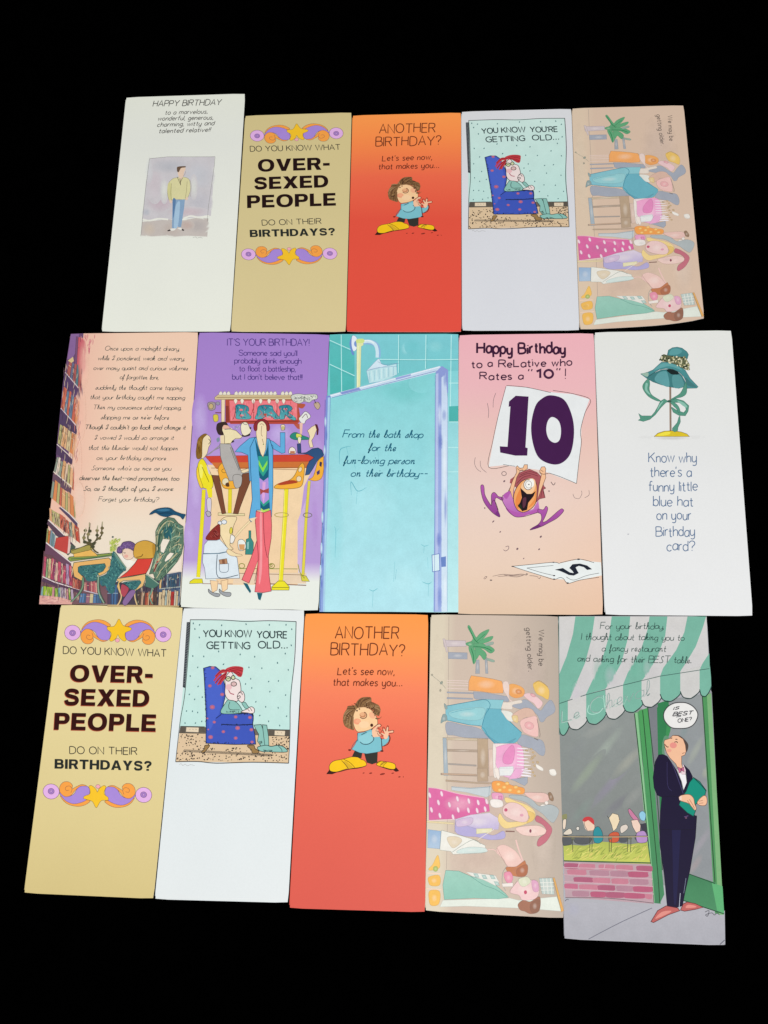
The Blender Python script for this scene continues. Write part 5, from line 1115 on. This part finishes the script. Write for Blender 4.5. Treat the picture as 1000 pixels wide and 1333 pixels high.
for p in ('90,925 105,912 115,915 100,930 88,928', '160,910 240,895 320,900 390,893 430,905', '200,912 300,905 400,900', '250,900 350,915 420,895', '450,905 490,908 520,915', '515,920 530,928 540,912'): L(p, .7, '#7a6360', taper=.4)
E('#6a5a58', 147, 941, 10, 5); E('#6a5a58', 430, 893, 8, 5)
cd.part('leaping_figure_picture'); cd.pen = 1.2
D = '#4a2a3a'; PK = '#b45cae'
F(615, 600, 6.061)
P('#a8565c', '350,120 380,90 450,65 510,90 540,120 565,200 580,215 560,225 575,290 530,300 500,330 420,200 360,220 335,200', s=0, o=.4, oc='#5a2a30'); P('#a8565c', '295,175 300,145 335,120 330,160 310,180', s=0)
for p in ('365,130 440,100 520,120', '380,110 450,85 510,100', '350,180 400,130 460,115', '525,170 545,230 540,290', '545,190 570,280'): L(p, .6, '#6e3038')
P('#cf8ac4', '245,270 285,240 330,230 330,330 400,410 480,380 520,310 530,385 500,410 440,425 390,440 330,435 270,375 230,305', s=0, c2='#b062b4')
P(PK, '265,370 330,400 400,410 460,400 525,375 520,408 440,425 390,442 330,437 285,405')
P(PK, '240,290 205,280 190,262 170,248 150,270 150,345 140,340 100,270 92,205 80,188 66,200 72,260 95,330 150,400 205,440 218,432 200,385 180,320 190,290 235,312', s=1, o=.5, oc=D, c2='#8e3f8e')
P(PK, '520,380 560,385 580,358 595,372 590,400 570,450 555,480 590,470 690,385 715,382 718,400 670,450 600,490 540,520 460,545 470,530 520,500 545,460 540,420 520,408', s=1, o=.5, oc=D, c2='#8e3f8e')
P('#6e2f70', '460,545 475,525 520,505 540,515 520,530'); P('#7a3580', '205,440 180,420 200,395 218,432')
L('150,345 165,310 185,330 205,390', .5, D); L('245,268 232,300 270,375 330,437 400,440 480,418 520,405', .6, D)
P('#f0a868', '325,300 335,240 370,180 410,150 470,140 505,180 510,250 500,330 460,380 405,405 360,390 335,350', o=.7, oc=D); P('#e88a48', '345,290 380,220 385,300 360,380 340,340'); P('#e88f4c', '440,370 490,300 495,240 505,260 495,330')
P('#f3c79a', '385,205 420,150 480,140 500,180 480,245 440,265 410,255')
P('#22141c', '380,215 400,235 430,262 470,262 498,240 480,280 440,330 430,385 395,395 360,355 378,330 392,290', s=0, o=.5, oc='#22141c'); P('#5a3040', '398,300 425,290 420,350 400,370'); P('#22301c', '360,345 385,345 395,388 375,375', s=0)
E('#f4f2ec', 440, 188, 34, 40, .6, D); E('#f4f2ec', 466, 175, 22, 34); L(circ(444, 186, 24, 28), .45, '#7a6a70', closed=True); E('#2c2028', 446, 186, 5, 5)
P('#f0bd94', '290,235 320,150 350,90 345,50 355,38 375,60 400,55 410,30 435,30 435,60 410,78 380,75 350,130 325,230 320,300 300,240', s=0, o=.5, oc='#6a4430')
P('#f0bd94', '515,300 525,200 545,110 530,80 545,48 570,45 580,62 575,100 580,130 540,235', s=0, o=.5, oc='#6a4430')
L('355,60 375,75 400,70', .5, '#6a4430'); L('530,92 560,105 600,98', .6, '#6a4430'); L('540,72 560,85', .5, '#6a4430'); L('285,240 300,210', .8, D); P('#b45cae', '245,270 285,240 300,250 270,300')
for (x, y, a, b) in ((252, 160, 10, 7), (252, 100, 0, 0), (605, 238, 6, 6), (165, 478, 12, 5), (220, 560, 8, 5), (540, 598, 11, 7), (527, 697, 9, 6), (355, 694, 10, 8), (405, 770, 7, 4), (98, 372, 6, 6)):
    if a: E('#7a6068', x, y, a, b, rot=-.8, n=8)
L(circ(250, 100, 18, 16), .6, '#5a4a50', closed=True); L('620,165 640,190 655,170', .7, '#5a4a50'); L('245,700 262,710 285,695 285,672 262,678', .6, '#7a6068'); L('20,-5 25,40 45,80', .01)
cd.part('lettering')
F(590, 425, 3.462)
text('Happy Birthday', 108, 124, 505, 118, 48, 2.7, '#3c1836', jit=1.0, gap=2.0)
text('to a ReLative who', 84, 184, 534, 178, 32, 1.6, '#45223e', jit=1.0)
text('Rates a', 120, 238, 316, 238, 32, 1.6, '#45223e', jit=1.0); text('"', 338, 232, 356, 232, 40, 1.5, '#46203f'); text('10', 376, 232, 450, 232, 36, 2.9, '#46203f', gap=3.4); text('"', 466, 228, 482, 228, 40, 1.5, '#46203f'); text('!', 505, 236, 508, 236, 46, 1.2, '#46203f')
cd.flush()

# ------------------------------------------------------------------ white hat card
Card('greeting_card', 'white card with a blue ribboned hat on a yellow based stand',
     [(774, 432.4), (952.2, 430), (980.2, 802), (787.8, 800.4)], ramp((0, '#e4e5e1'), (.5, '#e3e4e4'), (1, '#e5e6e7')))
cd = Card.cur
cd.part('hat_picture', M_WASH)
F(825, 440, 9.524)
Wd('#c9c8c8', 470, 1230, 420, 40, .55); Wd('#bdbcbd', 470, 1240, 260, 30, .6)
TL_, TD = '#4a8c8f', '#3f6e70'
P('#8a7668', '440,470 465,470 470,1150 445,1150', s=0); L('446,480 448,1150', .4, '#b89a88', s=0)
P('#d9bf2c', '252,1222 300,1180 380,1155 480,1150 590,1165 660,1190 692,1222', s=0, o=.6, oc='#6a5410'); P('#efe04a', '290,1205 380,1168 450,1165 440,1195 350,1212')
P('#3f7a7d', '160,500 240,440 340,395 440,385 540,410 600,470 640,540 650,600 560,625 450,608 340,580 240,545', s=0, o=.4, oc='#34585c')
P('#182626', '410,400 450,385 520,400 560,440 530,455 470,450 440,430'); P('#5f9ea2', '260,520 300,440 380,410 420,440 440,600 340,575'); P('#579496', '480,470 560,460 600,500 620,600 500,615')
P(TL_, '85,445 170,425 240,395 310,330 345,300 440,300 560,340 640,400 700,500 800,605 780,622 650,625 660,560 620,480 560,420 480,385 400,378 320,392 260,425 200,460 160,500', s=0, o=.45, oc='#34585c')
P('#62a2a4', '250,400 340,320 440,315 540,345 600,400 520,370 430,350 330,375'); P('#44787a', '640,490 700,540 780,610 700,600 655,570'); P('#9ab8a8', '100,445 180,430 170,480'); L('260,425 200,465 165,500', .6, '#34585c')
P(TL_, '412,225 430,150 480,120 540,112 600,125 660,170 680,205 665,260 600,240 500,235 440,240', s=0, o=.45, oc='#34585c', c2='#3f7c80'); P('#5c9da0', '440,200 470,140 540,130 600,160 560,200 480,210')
P('#5f6448', '322,270 345,215 375,200 420,215 520,230 640,235 690,320 690,400 660,400 600,370 520,330 420,300 350,290', s=0)
specks('322,270 345,215 375,200 420,215 520,230 640,235 690,320 690,400 660,400 600,370 520,330 420,300 350,290', 110, 9, ['#d8d4b0', '#b8b084', '#3c4430', '#e8e2c4', '#8a8458', '#2c3426'])
def rib(p, w, col='#5fa08e'):
    L(p, w + .6, '#3a6c60', taper=.25); L(p, w, col, taper=.3); 
P('#56947f', '185,510 200,560 195,640 230,710 330,775 290,780 190,730 125,650 112,590 150,530', o=.45, oc='#3a6c60'); P('#8abfae', '150,560 175,570 170,640 210,700 180,690 140,640')
P('#56947f', '655,560 655,680 600,730 510,750 450,785 470,755 560,700 600,650 640,560', o=.45, oc='#3a6c60')
P('#56947f', '440,790 380,755 330,785 300,850 260,920 220,965 100,965 60,935 85,1000 55,1020 120,1035 200,1010 270,950 340,860 400,800', s=0, o=.45, oc='#3a6c60'); P('#8abfae', '340,800 370,780 330,840 290,900 310,840')
P('#56947f', '445,785 520,750 620,780 685,840 675,910 640,965 560,960 490,920 465,860 480,860 530,895 620,925 650,890 640,850 560,800 500,800', s=0, o=.45, oc='#3a6c60'); P('#8abfae', '540,775 620,800 665,850 640,860 560,800'); P('#56947f', '450,790 500,800 550,840 575,900 560,930 530,880 490,840', o=.4, oc='#3a6c60')
P('#56947f', '575,960 580,1040 550,1110 545,1150 510,1165 480,1150 480,1120 540,1050 560,980', s=0, o=.45, oc='#3a6c60'); E('#3c5c50', 442, 785, 26, 16)
cd.part('lettering')
F(765, 425, 3.462)
for t, a, y, b in (('Know why', 275, 612, 490), ("there's a", 282, 678, 468), ('funny little', 276, 742, 494), ('blue hat', 296, 810, 476), ('on your', 312, 870, 466), ('Birthday', 308, 946, 482), ('card?', 358, 1010, 484)): text(t, a, y, b, y - 1, 44, 1.2, '#5a7496', jit=.7, gap=1.4)
P('#b8b8c0', circ(183, 936, 4, 3), s=0)
cd.flush()

# ------------------------------------------------------------------ restaurant card
Card('greeting_card', 'card with a green striped awning over a waiter in a navy suit',
     [(726.3, 802), (920.2, 802), (944.2, 1231), (735.1, 1222.5)], '#a9a9b0', side='#dcdcdc')
cd = Card.cur
cd.part('restaurant_picture', M_WASH); cd.pen = 1.35
F(715, 780, 2.836)
P('#adacb4', '54,1110 385,1140 648,1150 650,1275 57,1252', s=0, c2='#a4a4ac'); L('380,1140 260,1195 145,1255', .7, '#6a6a78'); L('630,1275 648,1258', .8, '#5a5a68'); Wd('#a8a8ba', 90, 1145, 30, 30, .5)
L('58,1115 66,1108 72,1110', .6, '#5a5a68')
P('#8b918f', '38,480 330,400 385,420 395,900 370,980 52,985', s=0, c2='#7c807e')
for (x, y, l, a, c, al) in ((200, 560, 130, -.9, '#a2aea2', .55), (140, 640, 110, -.9, '#9aa890', .5), (230, 680, 140, -.85, '#8f879c', .6), (290, 600, 90, -.8, '#a8a89a', .5), (120, 780, 70, -.9, '#7f8f88', .5), (250, 760, 80, -.7, '#77757f', .6), (310, 730, 60, -.9, '#9a9c98', .5), (180, 480, 90, -.5, '#9c9f9a', .5), (100, 560, 60, -1, '#84888a', .5)): Wd(c, x, y, l, 22, al, a)
# door glass on the right
P('#8f9296', '360,400 600,340 640,1140 520,1080 400,1050', s=0)
P('#8f9496', '440,370 570,350 612,1045 500,1010 450,600', s=0, c2='#8a8e92')
for (x, y, l, a, c, al) in ((540, 560, 70, -1.1, '#aab0a0', .5), (560, 720, 70, -1.1, '#9a8f9c', .5), (560, 900, 80, -1.0, '#a39aa4', .5), (540, 980, 50, -1, '#b09a9a', .4), (578, 640, 26, -1.3, '#b0b49a', .45), (500, 480, 50, -1.3, '#7d9090', .5)): Wd(c, x, y, l, 16, al, a)
P('#4d8f58', '564,350 596,348 642,1165 612,1160', s=0); P('#79ab76', '582,350 598,348 644,1165 626,1165', s=0); L('565,352 612,1045', .9, '#22482c', s=0)
P('#3d7a54', '500,1008 612,1046 640,1080 646,1162 490,1112', s=0, c2='#4a8a60'); P('#5aa870', '600,1046 640,1060 646,1160 620,1150', s=0); L('505,1010 612,1050', 1.1, '#1d4a30', s=0); L('495,1112 646,1162', .9, '#1d4a30', s=0)
P('#76797f', '362,395 405,385 420,500 440,1000 400,900', s=0); P('#2f7a4c', '400,385 440,372 445,450 442,500 430,560 415,520', s=0); P('#2f7a4c', '398,400 412,395 425,700 415,900 405,700', s=0); P('#3c8c54', '440,375 450,470 430,520 442,380', s=1)
P('#5a9468', '314,420 330,415 388,1120 412,1125 395,900', s=0); P('#4a9a58', '330,412 366,400 402,850 425,1090 408,1124 388,1122 372,900', s=0, c2='#43805a'); P('#86bd8c', '314,422 326,418 372,900 390,1120 384,1118 362,900', s=0); L('315,422 345,700 372,960 386,1120', .9, '#22482c'); L('345,410 372,700 400,1000 408,1120', .8, '#22482c'); L('364,400 396,700 418,1000', .8, '#22482c')
# window sill grass, diners and brick
P('#aab454', '52,905 130,910 200,895 300,905 362,895 374,980 55,965', s=0, c2='#c3c860'); hatch('55,910 362,905 370,972 58,962', 120, 26, -.7, .8, ['#8a9a44', '#d0d070', '#a0a850', '#d8c870'], jit=.5)
P('#b69aa2', '54,968 376,978 386,1125 60,1100', s=0); L('54,966 376,974', 1.6, '#33573c'); L('60,1102 220,1104 386,1122', .6, '#6a5a62')
F(725, 900, 4.763)
rowy = [(1062, 0), (1105, 1), (1150, 0), (1192, 1), (1236, 0)]
for r, (y, off) in enumerate(((1066, 0), (1104, 30), (1150, 70), (1194, -30), (1236, 60))):
    x = 42 + off; k = 0
    while x < 585:
        w = random.uniform(88, 120); sl = (x - 50) * .035
        x2 = min(x + w, 592); x_ = x; x = max(x, 53)
        if x2 - x > 24: P(random.choice(['#b25a76', '#bc6a84', '#a95c76', '#c07a8c', '#ad8090']), [(x, y + sl), (x2 - 8, y + sl + 2), (x2, y + sl + 10), (x2 - 6, y + sl + 34), (x + 6, y + sl + 33), (x - 6, y + sl + 22)], s=1)
        x = x_ + w + random.choice([8, 16, 30])
for p in ('40,1092 300,1100 590,1120', '42,1136 300,1148 594,1164', '44,1180 300,1192 596,1210', '48,1224 300,1236 600,1256', '140,1062 130,1094', '300,1066 292,1098'): L(p, .8, '#c9a4ae')
P('#e6c9b4', '160,800 200,820 235,840 230,865 190,868 175,850', s=0)
cd.part('diners_picture', M_WASH)
Dk = '#3a3c40'
P('#55585c', '40,895 95,905 90,945 60,955 38,950', o=.4, oc=Dk); P('#55585c', '110,900 210,905 200,940 150,948 112,935', o=.4, oc=Dk); P('#50545a', '380,900 440,905 430,935 390,935'); P('#4c4e58', '480,900 500,930 560,930 560,860 520,820 500,880')
P('#8a8a60', '32,770 60,760 62,790 40,800'); P('#e3d0bc', '38,800 58,795 52,850 38,850', o=.4, oc=Dk); P('#d8cdbc', '40,880 80,850 95,880 60,890', o=.4, oc=Dk)
P('#e8c8b0', '168,800 205,785 235,830 235,862 190,866 172,830', s=0, o=.4, oc=Dk); P('#c43c40', '158,800 175,780 205,778 228,795 230,825 215,815 195,800 175,808'); P('#2a8a94', '228,862 255,838 280,870 285,920 260,942 230,930', o=.4, oc=Dk); E('#d8d2c8', 130, 850, 10, 12, .4)
P('#e6d3b2', '322,785 345,755 380,765 390,800 370,850 350,868 340,830', s=0, o=.4, oc=Dk); L('325,790 310,770', .4); L('385,790 392,800', .6, '#5a4a40'); P('#c85a3c', '320,895 350,872 385,880 380,930 330,935', o=.4, oc=Dk); P('#d8ccc0', '395,840 430,825 440,850 400,880', o=.4, oc=Dk)
P('#c47a9c', '442,735 455,730 480,760 510,800 490,810 455,770', o=.4, oc=Dk); P('#e6c9b8', '460,800 500,795 520,830 515,880 490,875 470,840', s=0, o=.4, oc=Dk); P('#8cc0d8', '510,760 530,742 550,760 545,800 520,795', o=.35, oc='#3a5a70'); P('#b08ac0', '495,880 540,865 560,900 555,935 500,935', o=.4, oc=Dk); P('#3a3a44', '515,825 555,815 560,880 530,860', s=0)
L('36,900 300,903 565,900', 1.3, '#a89878'); L('36,896 565,896', .4, Dk)
for x in (95, 205, 220, 325, 340, 440, 460): L([(x, 905), (x - 3 + (x % 20) * .5, 995)], .6, '#4a4c38', s=0)
for x in (100, 330, 455): E('#6a6c58', x, 912, 12, 6)
cd.part('awning_picture', M_WASH)
F(725, 800, 4.762)
G1, G2 = '#76b09d', '#c9c8c6'
P('#cfcdcb', '12,12 928,12 943,335 880,345 640,382 410,438 180,495 15,552', s=0, c2='#c6c4c6')
for p in ('115,12 235,12 215,150 175,300 110,450 78,530 15,552 15,370 60,260 100,120', '340,12 455,12 445,130 400,300 345,400 300,462 180,495 215,420 280,280 325,130', '575,12 685,12 672,130 620,270 570,350 530,408 408,440 440,360 520,220 560,100', '810,12 925,12 905,80 860,200 800,300 765,352 640,382 660,330 740,220 790,110', '945,240 948,335 882,345 905,300'): P(G1, p, s=0)
for (a, b, y0, y1, c) in ((15, 75, 548, 690, G1), (68, 190, 530, 655, G2), (182, 305, 495, 622, G1), (303, 425, 465, 590, G2), (410, 540, 435, 548, G1), (525, 650, 405, 516, G2), (640, 775, 378, 480, G1), (765, 895, 352, 462, G2), (885, 955, 338, 450, G1)):
    w = b - a; dy = -(b - a) * .24
    P(c, [(a, y0), (b - 6, y0 + dy), (b, (y0 + dy + y1) / 2), (b + 2, y1 + dy * .4), (b - w * .15, y1 + 32 + dy * .3), (a + w * .5, y1 + 56), (a + w * .15, y1 + 50), (a, y1 + 14)], s=0)
    L([(b + 4, y1 + dy * .4), (b - w * .15, y1 + 34 + dy * .3), (a + w * .5, y1 + 58), (a + w * .15, y1 + 50), (a, y1 + 14)], .9, '#1f3a38')
L('15,552 180,497 410,438 640,382 880,345 945,335', .6, '#3c5c58', s=0); L('12,12 15,745', .6, '#6a8a84', s=0)
for a in (('#c4bccb', 330, 380, 40, 70, .35), ('#c8c0cc', 120, 480, 30, 70, .35), ('#66a892', 250, 340, 30, 90, .35), ('#66a892', 480, 330, 30, 80, .35), ('#c9c2cc', 560, 330, 30, 60, .3)): Wd(*a)
text('Le', 31, 672, 133, 644, 68, .6, '#b4d2c6', slant=.2, script=True); text('Chev', 209, 622, 430, 552, 88, .5, '#aacbbd', slant=.25, script=True); text('Le', 28, 668, 130, 640, 70, .7, '#8aa09c', slant=.2, script=True); text('Cheval', 205, 620, 560, 505, 90, .8, '#8fa6a2', slant=.25, script=True)
L('200,560 190,600 215,618 260,608 285,580', .8, '#a8d8c8'); L('288,500 296,580', .8, '#a8d8c8'); L('560,505 575,490', .6, '#6a7a78')
cd.part('waiter_picture')
F(830, 900, 7.407)
NV = '#181030'
F(715, 780, 2.836)
P(NV, '412,775 470,790 545,800 540,880 520,1000 500,1090 492,1132 470,1138 436,1136 425,1020 408,900', s=0, o=.4, oc='#120e22')
P('#1e1b42', '455,800 485,800 480,950 470,1110 460,1110 456,950'); L('505,1030 497,1085', .5, '#9fb0c4', taper=.6); L('484,1085 479,1150', .8, '#c4ccd8', taper=.5)
P('#b8605c', '376,1190 400,1150 432,1132 475,1140 482,1150 440,1165 385,1194', s=0, o=.6, oc='#5a2028'); P('#d88a80', '392,1180 415,1155 450,1150 440,1160'); P('#b8605c', '485,1148 495,1125 510,1118 540,1124 568,1138 540,1145 500,1152', s=0, o=.6, oc='#5a2028'); P('#d88a80', '505,1140 512,1128 540,1132 540,1138')
F(830, 900, 7.407)
P('#5f8f70', '240,500 262,430 300,440 290,480 262,490 262,600 285,630 240,610', s=1)
P('#4f4440', '340,425 400,425 450,460 488,510 485,560 465,590 450,560 440,500 400,450')
P('#eab896', '255,490 262,470 310,455 340,425 390,428 440,460 462,520 468,580 455,615 425,625 425,700 440,760 400,770 370,700 310,640 280,590 262,530', s=0, o=.45, oc='#6a4438')
P('#e08f84', circ(345, 520, 34, 28, 0, 14)); P('#e6a08c', circ(305, 570, 22, 16, 0, 12)); L('262,510 285,535 300,535', .8, '#5a2a28'); L('355,490 378,485 385,498', .8, '#5a3a38'); L('318,455 335,448', .8, '#5a3a38'); L('365,462 385,462', .8, '#5a3a38'); L('430,600 455,590', .5, '#8a5a48')
P(NV, '205,612 245,608 285,625 330,690 375,760 420,870 440,960 480,880 470,790 440,700 500,760 530,820 520,900 450,980 440,1000 560,1210 555,1240 550,1333 215,1333 220,1160 235,1020 190,1000 160,930 150,830 170,680', s=0, o=.4, oc='#120e22')
P('#e9e6ea', '375,740 400,770 430,800 465,800 475,880 445,950 425,870', s=0, o=.3); P('#e2c8d0', '372,715 400,770 420,790 440,700 465,760 460,800 420,800', s=0); P('#c46a8c', '388,728 420,745 445,728 450,775 425,762 400,790', o=.4, oc='#5a2038', s=0); E('#8a4060', 422, 752, 10, 12)
L('330,690 375,800 440,985', .5, '#4a4470'); L('285,680 290,900 330,960', .4, '#3a3460'); L('235,1020 330,1010 400,1020', .5, '#120e22'); L('450,1210 490,1200', .8, '#5a4470'); E('#6a4a60', 468, 1220, 10, 8)
TG = '#0f8a76'
P(TG, '540,830 600,870 662,955 650,1000 560,1090 560,1150 540,1205 480,1170 400,1095 420,1040 470,960 500,880', s=0, o=.6, oc='#0a3c38'); L('540,830 610,900 662,960', 1.0, '#0a3c38')
P('#eab896', '400,1020 430,1000 500,995 540,1030 550,1080 568,1130 550,1145 520,1110 490,1080 430,1060 410,1050', o=.45, oc='#6a4438'); P('#e6c9bc', '400,1020 425,1005 425,1050 405,1050', s=0); L('500,1040 530,1090 550,1130', .4, '#8a5a48'); L('480,1050 510,1095', .4, '#8a5a48')
P('#eab896', '575,1075 600,1035 640,1005 665,1020 670,1070 650,1100 600,1098', o=.45, oc='#6a4438'); L('590,1060 630,1050', .4, '#8a5a48'); L('590,1080 635,1075', .4, '#8a5a48')
cd.part('speech_balloon_picture')
P('#e2e1df', '420,107 480,115 540,150 578,205 575,260 540,320 480,352 400,358 330,350 285,315 255,265 255,205 290,150 350,115', o=.9, oc='#3c3c40')
text('IS', 345, 178, 396, 170, 24, .9, '#3a3c42', slant=.3, jit=.4); text('BEST', 338, 238, 525, 222, 34, 1.1, '#3a3c42', slant=.35, jit=.4); text('ONE?', 388, 300, 520, 284, 34, .9, '#3a3c42', slant=.15, jit=.4); L('370,248 420,240', .6, '#6a6c72')
cd.part('lettering')
SCR['I'] = GL['I']; F(715, 780, 2.836)
for t, a, y, b, y2 in (('For your birthday,', 188, 110, 420, 110), ('I thought about taking you to', 118, 150, 496, 152), ('a fancy restaurant', 194, 192, 428, 194), ('and asking for their BEST table.', 104, 230, 522, 236)): text(t, a, y, b, y2, 25, .8, '#2f4a46', slant=.12, script=True, jit=.5)
cd.part('signature'); L('575,1155 590,1150 585,1170 578,1165 600,1158 610,1166 620,1158 628,1166', .5, '#3a3a44')
cd.flush()
